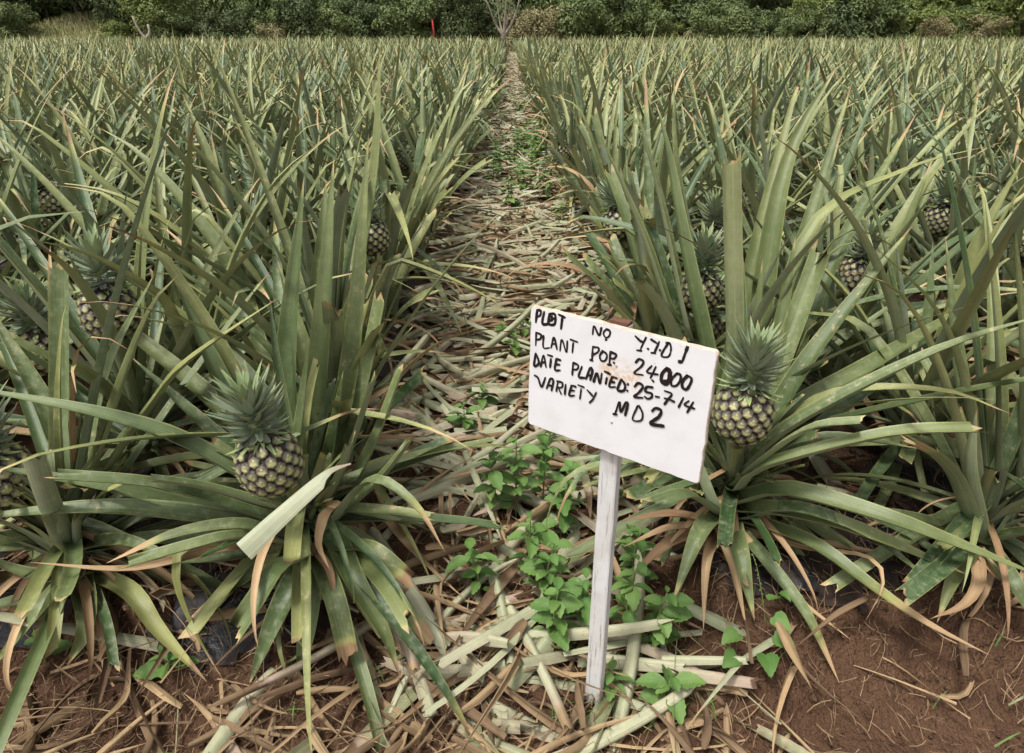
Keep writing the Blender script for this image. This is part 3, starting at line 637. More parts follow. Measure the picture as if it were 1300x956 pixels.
# ------------------------------------------------------------------ the field: rows of plants
ORD = "first second third fourth fifth sixth seventh eighth ninth tenth eleventh twelfth thirteenth fourteenth fifteenth sixteenth seventeenth eighteenth nineteenth twentieth".split()
TENS = {2: "twenty", 3: "thirty", 4: "forty", 5: "fifty"}
def ordinal(n):
    if n <= 20: return ORD[n - 1]
    t, u = divmod(n, 10)
    return {2: "twentieth", 3: "thirtieth", 4: "fortieth", 5: "fiftieth"}[t] if u == 0 else TENS[t] + "-" + ORD[u - 1]
def rows(side):
    out = []; b = 0
    while 0.5 + b * PITCH_BED < 40:
        out.append(side * (0.485 + b * PITCH_BED + (0.02 if side > 0 else 0))); out.append(side * (0.955 + b * PITCH_BED + (0.06 if side > 0 else 0))); b += 1
    return out
FIELD_END = 43.0
HALF = 650 / FPX
def in_view(x, y, margin):
    dep = y * math.cos(PITCH) + 0.75 * math.sin(PITCH); return abs(x) < dep * HALF + margin
cand = []
for side in (-1, 1):
    for ri, x in enumerate(rows(side)):
        y = 1.52 if ri < 2 else 1.30; y += RNG.uniform(-0.03, 0.06)
        while y < FIELD_END:
            xx = x + RNG.normal(0, 0.03) - (side * 0.09 * float(smooth(4, 12, y)) if ri == 0 else 0)
            if in_view(xx, y, 3.0 + 0.14 * y): cand.append((side, ri, xx, y))
            y += 0.35 + RNG.normal(0, 0.025)
vis = sorted([c for c in cand if in_view(c[2], c[3], 0.45)], key=lambda c: math.hypot(c[2], c[3]))
N_IND = 296
ind = vis[:N_IND]; ind_set = set(ind); rest = [c for c in cand if c not in ind_set]
count = {}; LABELS = {}
for c in sorted(ind, key=lambda c: c[3]):
    k = (c[0], c[1]); count[k] = count.get(k, 1 if c[1] < 2 else 0) + 1; LABELS[c] = count[k]
LEAFY_RANGE = 5.0
MIDV = {}
for st in ('inner', 'left', 'right'):
    MIDV[st] = []
    for i in range(6):
        r = np.random.default_rng(40 + i + 17 * len(st)); ps = {'inner': None, 'left': 0.0, 'right': math.pi}[st]
        MIDV[st].append(joined(plant_spec(r, 34, ps), LIB1, r).mesh("pineapple_plant", M_LEAF))
fruit_at = [(-0.5, 5.3, 1), (-0.5, 6.2, 1), (-0.5, 7.4, 1), (-1.0, 1.52, 1), (1.85, 2.2, 1), (1.1, 2.2, 1), (1.85, 2.9, 1), (1.1, 2.9, 1), (1.1, 3.6, 1), (2.3, 3.0, 1), (-1.8, 2.5, 1), (-0.95, 2.6, 1)]
SHOW = {}    # fruits the photo shows: (px, py of the fruit's foot, distance, scale)
for px, py, yy, sc in ((888, 440, 1.95, .92), (906, 325, 2.62, .95), (478, 322, 2.35, .95), (512, 216, 4.3, 1.0), (548, 205, 4.9, .95), (557, 190, 5.3, .95), (595, 162, 6.9, 1.0), (62, 470, 1.62, .95), (1082, 372, 2.05, .9), (1190, 298, 2.75, .95), (1262, 266, 3.2, 1.0), (978, 262, 3.4, 1.0), (80, 300, 3.0, .95), (160, 262, 3.3, .95), (1140, 240, 3.7, 1.0)):
    p_ = at(px, py, yy); c_ = min((c for c in ind if c not in SHOW), key=lambda c: (c[2] - p_[0]) ** 2 + (c[3] - p_[1] - .06) ** 2); SHOW[c_] = (p_, sc)
forced = set()
for fx, fy, _ in fruit_at: forced.add(min(ind, key=lambda c: (c[2] - fx) ** 2 + (c[3] - fy) ** 2))
for c in ind:
    side, ri, x, y = c; r = np.random.default_rng(int(abs(x) * 1000 + y * 7919) % 100003)
    nth = LABELS[c]; sd_name = "left" if side < 0 else "right"
    fruity = (c in forced) or (c in SHOW) or (r.random() < (0.42 if ri > 0 else 0.14))
    z = gz(x, y) - 0.005
    where = f"in the {ordinal(ri + 1)} row {sd_name} of the path, {ordinal(nth)} from the front"
    label = ("pineapple plant with fruit " if fruity else "leafy pineapple plant ") + where
    path_side = None
    if ri == 0: path_side = 0.0 if side < 0 else math.pi
    dist = math.hypot(x, y)
    if dist < LEAFY_RANGE:
        root = empty("pineapple_plant", (x, y, z), 0)
        spec = plant_spec(r, 37 if dist < 3.5 else 30, path_side, front=y < 2.0)
        if dist < 2.6: spec += skirt_spec(r, 12)
        if c in SHOW: spec = [q for q in spec if not ((q[1] @ Vector((.4, 0, 0)) - q[1].translation).y < -0.1 and q[0] in ('up', 'mid', 'arch', 'young')) and not (q[0] == 'young')]
        for kind, M in spec:
            nm = {'cut': "cut_leaf", 'dead': "dead_leaf"}.get(kind, "leaf")
            obj(nm, LEAF_ME[kind][r.integers(14)], root, M)
    else:
        st = 'inner' if ri else ('left' if side < 0 else 'right')
        root = obj("pineapple_plant", MIDV[st][r.integers(6)]); root.location = (x, y, z)
        root.rotation_euler = (0, 0, r.uniform(0, 6.28) if ri else r.uniform(-0.5, 0.5)); s = r.uniform(0.88, 1.06); root.scale = (s, s, s)
    tag(root, label, "pineapple plant", "pineapple plants of the field")
    if c in SHOW:
        p_, sc = SHOW[c]; q_ = Vector(p_) - root.location
        if root.type == 'MESH': q_ = Matrix.Rotation(-root.rotation_euler.z, 3, 'Z') @ q_ / root.scale.x
        add_fruit(root, tuple(q_), (r.normal(0, .08), -.08, 1), dist < 2.4, r, sc)
    elif fruity:
        lean = 0.10 if ri == 0 else 0.05
        a = path_side if path_side is not None else r.uniform(0, 6.28)
        tl = (math.cos(a) * lean + r.normal(0, 0.06), r.normal(0, 0.06) - 0.08, 1)
        det = dist < 2.35 and ri == 0
        if root.type == 'MESH':
            c_, s_ = math.cos(-root.rotation_euler.z), math.sin(-root.rotation_euler.z); tl = (tl[0] * c_ - tl[1] * s_, tl[0] * s_ + tl[1] * c_, 1)
        add_fruit(root, (tl[0] * 0.5, tl[1] * 0.5, r.uniform(0.30, 0.42)), tl, det, r, r.uniform(0.85, 1.0))

# leaves of the plants just behind the front ones that the photo shows singly
for (bx, by), pts, W, cut, dry, yel in (
  ((-.95, 1.55), [(230, 470, 1.50), (211, 393, 1.45), (173, 359, 1.40), (104, 321, 1.35), (25, 302, 1.30)], .040, False, .1, .8),
  ((-.48, 1.55), [(360, 560, 1.50), (318, 449, 1.50), (277, 393, 1.48), (240, 362, 1.46), (222, 350, 1.46)], .042, False, .06, .7),
  ((-.95, 1.90), [(330, 420, 1.90), (290, 340, 1.90), (234, 260, 1.95), (175, 195, 2.0), (124, 161, 2.05)], .052, False, .05, .3),
  ((-.48, 1.90), [(330, 400, 1.80), (240, 310, 1.78), (150, 250, 1.75), (45, 228, 1.75)], .040, False, .12, .7),
  ((-.48, 2.25), [(462, 330, 2.20), (480, 200, 2.25), (483, 58, 2.30)], .052, False, .03, .5),
  ((-.48, 1.90), [(430, 420, 1.85), (440, 280, 1.85), (460, 165, 1.90)], .052, False, .03, .4),
  ((-.48, 1.55), [(400, 470, 1.60), (410, 300, 1.62), (414, 228, 1.65)], .050, False, .03, .2),
  ((-.95, 1.55), [(260, 470, 1.60), (300, 330, 1.65), (352, 230, 1.70), (415, 175, 1.75)], .046, False, .15, .5),
  ((-.95, 2.25), [(300, 340, 2.2), (270, 220, 2.25), (232, 120, 2.35)], .050, False, .08, .4),
  ((.53, 1.55), [(905, 500, 1.60), (870, 330, 1.70), (845, 180, 1.80), (832, 130, 1.85)], .054, False, .03, .2),
  ((.53, 1.90), [(870, 420, 1.75), (835, 250, 1.82), (800, 113, 1.90)], .052, False, .04, .3),
  ((.53, 2.25), [(890, 380, 2.05), (862, 200, 2.10), (856, 98, 2.20)], .052, False, .03, .3),
  ((.53, 1.90), [(850, 400, 1.8), (815, 300, 1.85), (757, 160, 1.95)], .048, False, .06, .3),
  ((1.09, 1.55), [(1190, 480, 1.60), (1235, 330, 1.60), (1300, 200, 1.62)], .050, False, .05, .5),
  ((1.09, 1.90), [(1120, 420, 1.80), (1150, 300, 1.85), (1185, 200, 1.90)], .050, False, .12, .3),
  ((1.09, 1.55), [(1150, 520, 1.55), (1090, 400, 1.60), (1030, 330, 1.62), (985, 318, 1.64)], .042, False, .12, .7)):
    o = min((q for q in COL.objects if q.parent is None and q.name.startswith("pineapple_plant") and q.type == 'EMPTY'), key=lambda q: (q.location.x - bx) ** 2 + (q.location.y - by) ** 2)
    sc_ += 1; hero_leaf(o, np.array(o.location), pts, W, cut, dry, yel, seed=sc_)

def clear_sight(spots, keep):
    loose = [o for o in COL.objects if o.type == 'MESH' and o.parent is not None and o.parent.type == 'EMPTY' and o.parent.name.startswith("pineapple_plant") and o.name.split('.')[0] in ("leaf", "cut_leaf", "dead_leaf") and o not in keep]
    gone = set()
    for o in loose:
        if o.parent.location.y > 3.6: continue
        n = len(o.data.vertices); v = np.empty(n * 3, np.float32); o.data.vertices.foreach_get('co', v)
        m = np.array(o.matrix_basis); v = v.reshape(-1, 3) @ m[:3, :3].T + m[:3, 3] + np.array(o.parent.location)
        d = v - _C; zc = d @ _F; X = 650 + FPX * (d @ _R) / zc; Yp = 433.5 - FPX * (d @ _U) / zc
        for (px, py, yy, sc) in spots:
            dep = float((at(px, py, yy) - _C) @ _F); hw = .058 * sc * FPX / dep; hh = .23 * sc * FPX / dep
            if ((np.abs(X - px) < hw) & (Yp < py) & (Yp > py - hh) & (zc < dep + .02)).sum() >= 4: gone.add(o); break
    for o in gone: bpy.data.objects.remove(o)
clear_sight([(353, 617, 1.005, .9), (936, 555, 1.175, .9), (888, 440, 1.95, .92), (906, 325, 2.62, .9), (478, 322, 2.35, .8), (512, 216, 4.3, .9), (1082, 372, 2.05, .6), (1190, 298, 2.75, .7)], HERO_SET)

# the rest of the field: thousands of plants, one mass
def mass(plants, variants, arrs, spin=True):
    """variants: list of (V, Q, A)"""
    if not plants: return
    Vs, Qs, As = arrs; n0 = sum(len(v) for v in Vs)
    P = np.array([(c[2], c[3]) for c in plants]); k = RNG.integers(len(variants), size=len(P))
    for vi, (V, Q, A) in enumerate(variants):
        p = P[k == vi]
        if not len(p): continue
        a = RNG.random(len(p)) * 6.283 if spin else RNG.normal(0, .2, len(p)); s = RNG.uniform(0.84, 1.08, len(p)); m = len(V)
        c, si = np.cos(a) * s, np.sin(a) * s
        x = V[None, :, 0] * c[:, None] - V[None, :, 1] * si[:, None] + p[:, :1]; y = V[None, :, 0] * si[:, None] + V[None, :, 1] * c[:, None] + p[:, 1:]
        z = V[None, :, 2] * s[:, None] + ground_z(p[:, 0], p[:, 1])[:, None] + RNG.uniform(-0.04, 0.04, len(p))[:, None]
        Vs.append(np.stack([x, y, z], -1).reshape(-1, 3))
        Qs.append((Q[None] + (np.arange(len(p)) * m)[:, None, None] + n0).reshape(-1, 4)); n0 += m * len(p)
        AA = np.broadcast_to(A[None], (len(p), m, 4)).copy(); AA[..., 0] = (AA[..., 0] + RNG.random(len(p))[:, None]) % 1.0; As.append(AA.reshape(-1, 4))
def variants(lib, n, seed, count=6, skip=(), ps=None):
    out = []
    for i in range(count):
        r = np.random.default_rng(seed + i); spec = [s for s in plant_spec(r, n, ps) if s[0] not in skip]; V, Q, A, T = joined(spec, lib, r).arrays(); out.append((V, Q, A))
    return out
ARR = ([], [], [])
for lo, hi, lib, n, sd0 in ((0, 17, LIB1, 30, 200), (17, 99, LIB2, 19, 300)):
    zone_ = [c for c in rest if lo <= math.hypot(c[2], c[3]) < hi]
    mass([c for c in zone_ if c[1] > 0], variants(lib, n, sd0, 8, ('dead',)), ARR)
    mass([c for c in zone_ if c[1] == 0 and c[0] < 0], variants(lib, n, sd0 + 20, 5, ('dead',), 0.0), ARR, False)
    mass([c for c in zone_ if c[1] == 0 and c[0] > 0], variants(lib, n, sd0 + 40, 5, ('dead',), math.pi), ARR, False)
tag(obj("far_pineapple_plants", mesh_np("far_pineapple_plants", np.concatenate(ARR[0]), np.concatenate(ARR[1]), M_LEAF, np.concatenate(ARR[2]))),
    "dense pineapple rows of the middle and far field, one mass up to the trees", "pineapple plants", kind='stuff')

# ------------------------------------------------------------------ litter on the path
def litter_piece(kind, L, r, nseg=9, na=5):
    bend = rad(r.uniform(-14, 26)); lat = rad(r.uniform(-45, 45)); kk = rad(r.uniform(-30, 30)) if r.random() < .3 else 0
    C = arc_curve(L, bend, nseg + 1, 1.3, 0, lat)
    if kk: C[:, 1] += np.tan(kk) * np.maximum(0, C[:, 0] - L * r.uniform(.4, .7)) * .6
    t_ = np.linspace(0, 1, nseg + 1)
    if kind == 'tube':     # thick leaf base rolled into a half pipe, lying back up
        w = r.uniform(.022, .044); e0 = r.uniform(.55, 1)
        return leaf_from_curve(C, (0, 1, 0), w, na, r.uniform(.5, .8), False, r.uniform(.08, .3) if r.random() < .5 else 0, r.uniform(0, .95) ** 1.5, 0, lambda t: (e0 + (1 - e0) * np.minimum(1, t * 4)) * (1 - 0.35 * t), r, math.pi + rad(r.uniform(-35, 35)), r.uniform(.4, .65), .05)
    if kind == 'dry':
        C[:, 2] += r.uniform(.01, .035) * np.sin(np.linspace(r.uniform(0, 3), r.uniform(3, 8), nseg + 1)) * t_
        C[:, 1] += r.uniform(-.02, .02) * np.sin(np.linspace(0, r.uniform(3, 7), nseg + 1))
        return leaf_from_curve(C, (0, 1, 0), r.uniform(.012, .036), na, r.uniform(.25, .8), False, 1.0, 0, 0, lambda t: np.interp(t, [0, .1, .3, 1], [.55, .9, 1, .08]), r, r.uniform(0, 6.28) + rad(r.uniform(-160, 160)) * t_, r.uniform(.2, .7), .06)
    if kind == 'shred':    # torn strip of fibre
        C[:, 2] += r.uniform(.005, .02) * np.sin(np.linspace(0, r.uniform(3, 9), nseg + 1)) * t_
        return leaf_from_curve(C, (0, 1, 0), r.uniform(.003, .010), 2, .2, False, 1.0 if r.random() < .75 else 0, .5, 0, lambda t: 1 - .6 * t, r, rad(r.uniform(-200, 200)) * t_)
    # green: a fresh leaf, either face up
    return leaf_from_curve(C, (0, 1, 0), r.uniform(.024, .044), na, r.uniform(.25, .5), False, r.choice([0, .2, .45, .7]), r.uniform(0, .7), 0, None, r, (math.pi if r.random() < .55 else 0) + rad(r.uniform(-70, 70)) * t_, .2, 0)
LK = ['tube', 'dry', 'green', 'shred']
LITTER = {}
for k in LK:
    LITTER[k] = []
    for i in range(20):
        r = np.random.default_rng(600 + i + 50 * LK.index(k)); LITTER[k].append(litter_piece(k, r.uniform(.14, .56), r))
LITTER_ME = {k: [mesh_np(k + "_litter", V, Q, M_LITTER, A) for V, Q, A in v] for k, v in LITTER.items()}
LOW = {k: [litter_piece(k, np.random.default_rng(i).uniform(.12, .46), np.random.default_rng(800 + i), 4, 2) for i in range(14)] for k in LK}
NAME = {'tube': "cut_leaf_stub", 'dry': "dry_leaf", 'green': "fallen_leaf"}
LBL = {'tube': "pale cut leaf stub", 'dry': "dry brown leaf", 'green': "fallen greenish leaf"}
ZONE = [(1.25, "in front of the post"), (1.55, "just behind the post"), (1.9, "level with the sign board"), (2.3, "just above the sign board"), (2.8, "a little beyond the sign"), (99, "well beyond the sign")]
def litter_label(kind, x, y, L, az):
    a = math.degrees(az) % 180; turn = "lying across" if (a < 25 or a > 155) else "pointing away" if 65 < a < 115 else "slanting up right" if a < 90 else "slanting up left"
    side = "left path edge" if x < -.3 else "left half" if x < -.08 else "middle of path" if x < .1 else "right half" if x < .3 else "right path edge"
    return ("short " if L < .22 else "long " if L > .38 else "") + LBL[kind] + " " + turn + ", " + side + ", " + next(n for lim, n in ZONE if y < lim)
def litter_rot(r):
    az = r.uniform(0, 6.283)
    if r.random() < 0.45: az = r.choice([0, math.pi]) + r.normal(0, 0.7)          # most lie across the path
    return az
def litter_pos(r, y0, y1):
    y = y0 + (y1 - y0) * r.random(); x = np.clip(r.normal(0, 0.26), -0.5, 0.5) if r.random() < 0.8 else r.uniform(-0.5, 0.5)
    return float(x), float(y)
def litter_mat(x, y, r, lift=0.05):
    az = litter_rot(r); z = gz(x, y) + 0.012 + lift * r.random() ** 1.2 * (1 - min(1, abs(x) / 0.6) * 0.5)
    return Matrix.Translation((x, y, z)) @ Matrix.Rotation(az, 4, 'Z') @ Matrix.Rotation(r.normal(-0.04, 0.16), 4, 'Y') @ Matrix.Rotation(r.normal(0, .25), 4, 'X') @ Matrix.Translation((-0.15, 0, 0))
# single pieces one can pick out (measured on the photo, lying on the ground)
HL = [
 ("cut_leaf_stub", "thick pale green cut leaf stub slanting past the dark film left of the path", [(472, 668), (520, 740), (569, 822)], .036, 'tube', .0),
 ("cut_leaf_stub", "tan cut leaf stub lying just left of the thick pale green one", [(493, 714), (512, 780), (527, 850)], .026, 'tube', .9),
 ("cut_leaf_stub", "short pale stub pointing at the viewer among the weeds, left of the post", [(628, 726), (640, 780), (650, 842)], .028, 'tube', .0),
 ("cut_leaf_stub", "fat pale green stub lying at the bottom between the tan leaf and the post", [(693, 808), (668, 840), (640, 872)], .036, 'tube', .0),
 ("cut_leaf_stub", "long pale stub lying flat across the foot of the sign post", [(734, 827), (800, 834), (868, 842)], .034, 'tube', .15),
 ("cut_leaf_stub", "yellowish stub lying right of the foot of the post, nearest the viewer", [(850, 846), (905, 853), (962, 862)], .030, 'tube', .9),
 ("cut_leaf_stub", "pale green stub lying right of the post under the heart-leaved weed", [(840, 832), (890, 833), (948, 834)], .022, 'tube', .1),
 ("cut_leaf_stub", "long pale grey-green stub in the middle of the path, left of the sign", [(515, 508), (560, 545), (616, 585)], .040, 'tube', .1),
 ("cut_leaf_stub", "pale yellow stub standing under the left half of the sign board", [(712, 535), (700, 590), (680, 640)], .030, 'tube', .1),
 ("cut_leaf_stub", "long thin pale stub pointing from the sign to the left", [(560, 450), (610, 458), (668, 462)], .034, 'tube', .1),
 ("fallen_leaf", "narrow yellow-green fallen leaf curving along the bottom left of the weeds", [(659, 785), (590, 822), (512, 866)], .034, 'green', .6),
 ("fallen_leaf", "green fallen leaf with pale midrib leaning from the weeds to the post", [(733, 672), (707, 720), (680, 776)], .036, 'green', .3),
 ("fallen_leaf", "green and tan fallen leaf coming down under the sign board left of the post", [(726, 568), (745, 618), (750, 665)], .032, 'half', .3),
 ("fallen_leaf", "slim grey-green leaf folded on edge left of the tall weed", [(590, 572), (621, 646), (639, 692)], .022, 'green', .1),
 ("fallen_leaf", "yellow-green leaf lying across the path under the weeds", [(560, 675), (585, 668), (602, 660)], .026, 'green', .8),
 ("dry_leaf", "broad tan dry leaf pointing down to the bottom edge, middle of the path", [(670, 790), (642, 825), (612, 870)], .034, 'dry', 0),
 ("dry_leaf", "broad tan dry leaf crossing behind the tall weed, left of the other tan one", [(656, 720), (615, 770), (572, 826)], .032, 'dry', 0),
 ("dry_leaf", "curled grey-brown dry leaf arching left of the weeds", [(640, 690), (590, 715), (560, 745), (570, 770)], .030, 'dry', 0),
 ("dry_leaf", "long thin grey-brown dry leaf beside the left bed", [(480, 640), (540, 710), (590, 760)], .030, 'dry', 0),
 ("dry_leaf", "tan dry leaf under the lower left corner of the sign board", [(600, 600), (640, 580), (690, 545)], .030, 'dry', 0),
 ("dry_leaf", "twisted tan dry leaf hanging right of the post", [(770, 700), (795, 760), (818, 780)], .024, 'dry', 0),
 ("dry_leaf", "brown dry leaf lying along the left bed edge below the sign's middle", [(500, 560), (560, 600), (600, 640)], .030, 'dry', 0),
 ("dry_leaf", "long tan straw-like leaf reaching over the bare soil at the lower right", [(1105, 760), (1060, 785), (1010, 822)], .018, 'dry', 0),
 ("dry_leaf", "pale dry leaf tip pointing down at the bottom, right of the heart-leaved weed", [(985, 790), (1010, 835), (1030, 872)], .022, 'dry', 0),
]
for i, (nm, lab, pts, W, kind, yel) in enumerate(HL):
    r = np.random.default_rng(1000 + i); zs = 0.035 + 0.03 * r.random()
    P = np.array([on_ground(px, py, (gz(*on_ground(px, py, 0.0)[:2]) + zs + 0.012 * math.sin(2.1 * j + i))) for j, (px, py) in enumerate(pts)])
    base = P[0].copy(); base[2] = gz(base[0], base[1]); C = catmull(P, 10) - base; o_ = C[-1] - C[0]
    S = np.array([-o_[1], o_[0], 0]); S /= np.linalg.norm(S)
    if kind == 'tube': a = leaf_from_curve(C, S, W * 1.25, 6, .55, False, .1 if i % 2 else 0, yel, r.random(), lambda t: 1 - .22 * t, r, math.pi, .45, .012)
    elif kind == 'dry': a = leaf_from_curve(C, S, W, 5, .5, False, 1.0, 0, r.random(), lambda t: np.interp(t, [0, .12, .35, 1], [.6, .9, 1, .08]), r, rad(r.uniform(-40, 40)) + rad(r.uniform(-90, 90)) * np.linspace(0, 1, 10), .3, .03)
    elif kind == 'half': a = leaf_from_curve(C, S, W, 4, .3, False, .5, yel, r.random(), None, r, 0, .15)
    else: a = leaf_from_curve(C, S, W, 4, .28, False, .05, yel, r.random(), None, r, rad(r.uniform(-20, 20)) + (math.pi if i % 2 else 0), .15)
    o = obj(nm, mesh_np(nm, a[0], a[1], M_LITTER, a[2])); o.location = base
    tag(o, lab, "leaf litter", "single leaves lying on the path")
rl = np.random.default_rng(77)
n_single = 232; pieces = []
for i in range(n_single):
    x, y = litter_pos(rl, 0.99, 3.6); pieces.append((x, y))
LLEN = {k: [float(np.linalg.norm(a[0][-1] - a[0][0])) for a in v] for k, v in LITTER.items()}
for x, y in pieces:
    kind = LK[rl.choice(3, p=[.42, .38, .20])]; vi = rl.integers(20); M = litter_mat(x, y, rl, .035 if y < 1.6 else .06)
    o = obj(NAME[kind], LITTER_ME[kind][vi], None, M)
    lab = litter_label(kind, x, y, LLEN[kind][vi], M.to_euler().z); tag(o, lab, "leaf litter", "litter: " + lab)
front = sorted([(rl.uniform(-1.15, -.12), rl.uniform(.66, 1.06)) for _ in range(40)] )
for i, (x, y) in enumerate(front):
    kind = 'dry' if rl.random() < .86 else 'tube' if rl.random() < .5 else 'green'; o = obj(NAME[kind], LITTER_ME[kind][rl.integers(20)], None, litter_mat(x, y, rl, .02))
    tag(o, LBL[kind] + " on the soil before the left front plants, " + ordinal(1 + sum(1 for q in front[:i])) + " from the left", "leaf litter", "litter before the left front plants")
bag = Bag()
def scatter_litter(n, y0, y1, low=False, lift=.06, xs=None, mixp=(.38, .34, .16, .12)):
    for i in range(n):
        x, y = litter_pos(rl, y0, y1)
        if xs: x = rl.uniform(*xs)
        kind = LK[rl.choice(4, p=mixp)]; V, Q, A = (LOW if low else LITTER)[kind][rl.integers(14)]
        m = np.array(litter_mat(x, y, rl, lift)); A = A.copy(); A[:, 0] = rl.random(); bag.add(V @ m[:3, :3].T + m[:3, 3], Q, A)
scatter_litter(150, .75, 1.7, lift=.02, mixp=(.12, .5, .08, .3)); scatter_litter(300, .5, 1.12, lift=.015, xs=(-1.5, .05), mixp=(.05, .5, .03, .42)); scatter_litter(50, .9, 1.4, lift=.015, xs=(.35, 1.5), mixp=(0, .45, .05, .5)); scatter_litter(90, .6, 1.0, lift=.015, xs=(-.05, .36), mixp=(.08, .5, .04, .38)); scatter_litter(750, 1.5, 4.0, lift=.035); scatter_litter(1700, 3.4, 9, True); scatter_litter(2800, 8.5, 42, True)
tag(obj("leaf_litter", bag.mesh("leaf_litter", M_LITTER)), "matted bed of cut and dried pineapple leaves covering the path between the rows", "leaf litter", kind='stuff')

# thin dry straw, fibres and clods on the soil
bag = Bag(); rs = np.random.default_rng(21)
for i in range(7000):
    x = rs.uniform(-1.6, 1.7); y = rs.uniform(0.55, 1.9) if i % 3 else rs.uniform(0.8, 3.2)
    if abs(x) > 0.4 and y > 1.5: y = rs.uniform(.8, 1.4)
    if x > .45 and y < 1.02 and rs.random() < 0.55: continue
    L = rs.uniform(.008, .05); a = rs.uniform(0, 6.283); w = rs.uniform(.0003, .0009)
    if rs.random() < .03: L *= 2.2; w *= 1.6
    t = np.linspace(0, 1, 4); cv = rs.normal(0, .7)
    px, py = x + L * t * np.cos(a + cv * t), y + L * t * np.sin(a + cv * t)
    pz = ground_z(px, py) + .006 + rs.uniform(0, .02) + rs.uniform(-.012, .03) * t
    sx, sy = -math.sin(a) * w, math.cos(a) * w
    Vt = np.concatenate([np.stack([px + sx, py + sy, pz], 1), np.stack([px - sx, py - sy, pz], 1), np.stack([px, py, pz + w * 1.4], 1)])
    Qt = [[k, k + 1, 9 + k, 8 + k] for k in range(3)] + [[8 + k, 9 + k, 5 + k, 4 + k] for k in range(3)]
    bag.add(Vt, Qt)
tag(obj("straw_debris", bag.mesh("straw_debris", M_STRAW)), "thin dry straw and leaf fibres scattered over the red soil", "straw", kind='stuff')
bag = Bag(); ico = np.array([(0, 0, 1), (.894, 0, .447), (.276, .851, .447), (-.724, .526, .447), (-.724, -.526, .447), (.276, -.851, .447), (.724, .526, -.447), (-.276, .851, -.447), (-.894, 0, -.447), (-.276, -.851, -.447), (.724, -.526, -.447), (0, 0, -1)])
icoT = np.array([(0, 1, 2), (0, 2, 3), (0, 3, 4), (0, 4, 5), (0, 5, 1), (1, 6, 2), (2, 7, 3), (3, 8, 4), (4, 9, 5), (5, 10, 1), (2, 6, 7), (3, 7, 8), (4, 8, 9), (5, 9, 10), (1, 10, 6), (6, 11, 7), (7, 11, 8), (8, 11, 9), (9, 11, 10), (10, 11, 6)])
for i in range(6000):
    x = rs.uniform(-1.5, 1.7); y = rs.uniform(.45, 1.35)
    s = rs.uniform(.0015, .006) * (2.4 if rs.random() < .06 else 1)
    bag.add(ico * s * rs.uniform(.6, 1.2, (12, 3)) + np.array([x, y, gz(x, y) + s * .3]), None, None, icoT)
tag(obj("soil_clods", bag.mesh("soil_clods", M_SOIL, False)), "crumbs and clods of red soil at the front of the field", "soil clods", kind='stuff')

# ------------------------------------------------------------------ the sign
BW, BH, BT = 0.2986, 0.2105, 0.008
bM = Matrix.Translation((0.15212, 0.905, 0.65547)) @ Matrix.Rotation(-0.61121, 4, 'Z') @ Matrix.Rotation(-0.0325, 4, 'X') @ Matrix.Rotation(-0.00447, 4, 'Y')
sign = empty("plot_sign", (0.160, 0.925, gz(0.16, 0.925)), -0.61121)
tag(sign, "white painted field sign with black hand lettering on a weathered post", "sign")
to_sign = (Matrix.Translation(sign.location) @ Matrix.Rotation(-0.61121, 4, 'Z')).inverted()
def rounded_board():
    r0 = 0.006; pts = []
    for cx, cz, a0 in ((BW / 2 - r0, BH / 2 - r0, 0), (-BW / 2 + r0, BH / 2 - r0, 90), (-BW / 2 + r0, -BH / 2 + r0, 180), (BW / 2 - r0, -BH / 2 + r0, 270)):
        for k in range(5): a = rad(a0 + 22.5 * k); pts.append((cx + r0 * math.cos(a), cz + r0 * math.sin(a)))
    # slightly chipped edge
    out = []; r = np.random.default_rng(9); P = pts + pts[:1]
    for (x0, z0), (x1, z1) in zip(P[:-1], P[1:]):
        n = max(1, int(math.hypot(x1 - x0, z1 - z0) / 0.012))
        for k in range(n):
            j = r.normal(0, .0005) if n > 1 and k else 0
            out.append((x0 + (x1 - x0) * k / n + j, z0 + (z1 - z0) * k / n + j))
    return out
O = rounded_board(); n = len(O)
me = bpy.data.meshes.new("board")
ins = 0.0014
def inset(p): return (p[0] * (1 - 2 * ins / BW), p[1] * (1 - 2 * ins / BH))
vv = [(x, -BT / 2, z) for x, z in map(inset, O)] + [(x, -BT / 2 + ins, z) for x, z in O] + [(x, BT / 2, z) for x, z in O]
ff = [list(range(n))[::-1][::-1]] + [list(range(2 * n, 3 * n))[::-1]]
for i in range(n):
    j = (i + 1) % n; ff.append([i, n + i, n + j, j]); ff.append([n + i, 2 * n + i, 2 * n + j, n + j])
me.from_pydata(vv, [], ff); me.materials.append(M_BOARD); me.materials.append(M_EDGE)
for i, p in enumerate(me.polygons):
    if i >= 2: p.material_index = 1
import bmesh as _bm
b = _bm.new(); b.from_mesh(me); _bm.ops.recalc_face_normals(b, faces=b.faces); b.to_mesh(me); b.free()
board = obj("board", me, sign, to_sign @ bM)
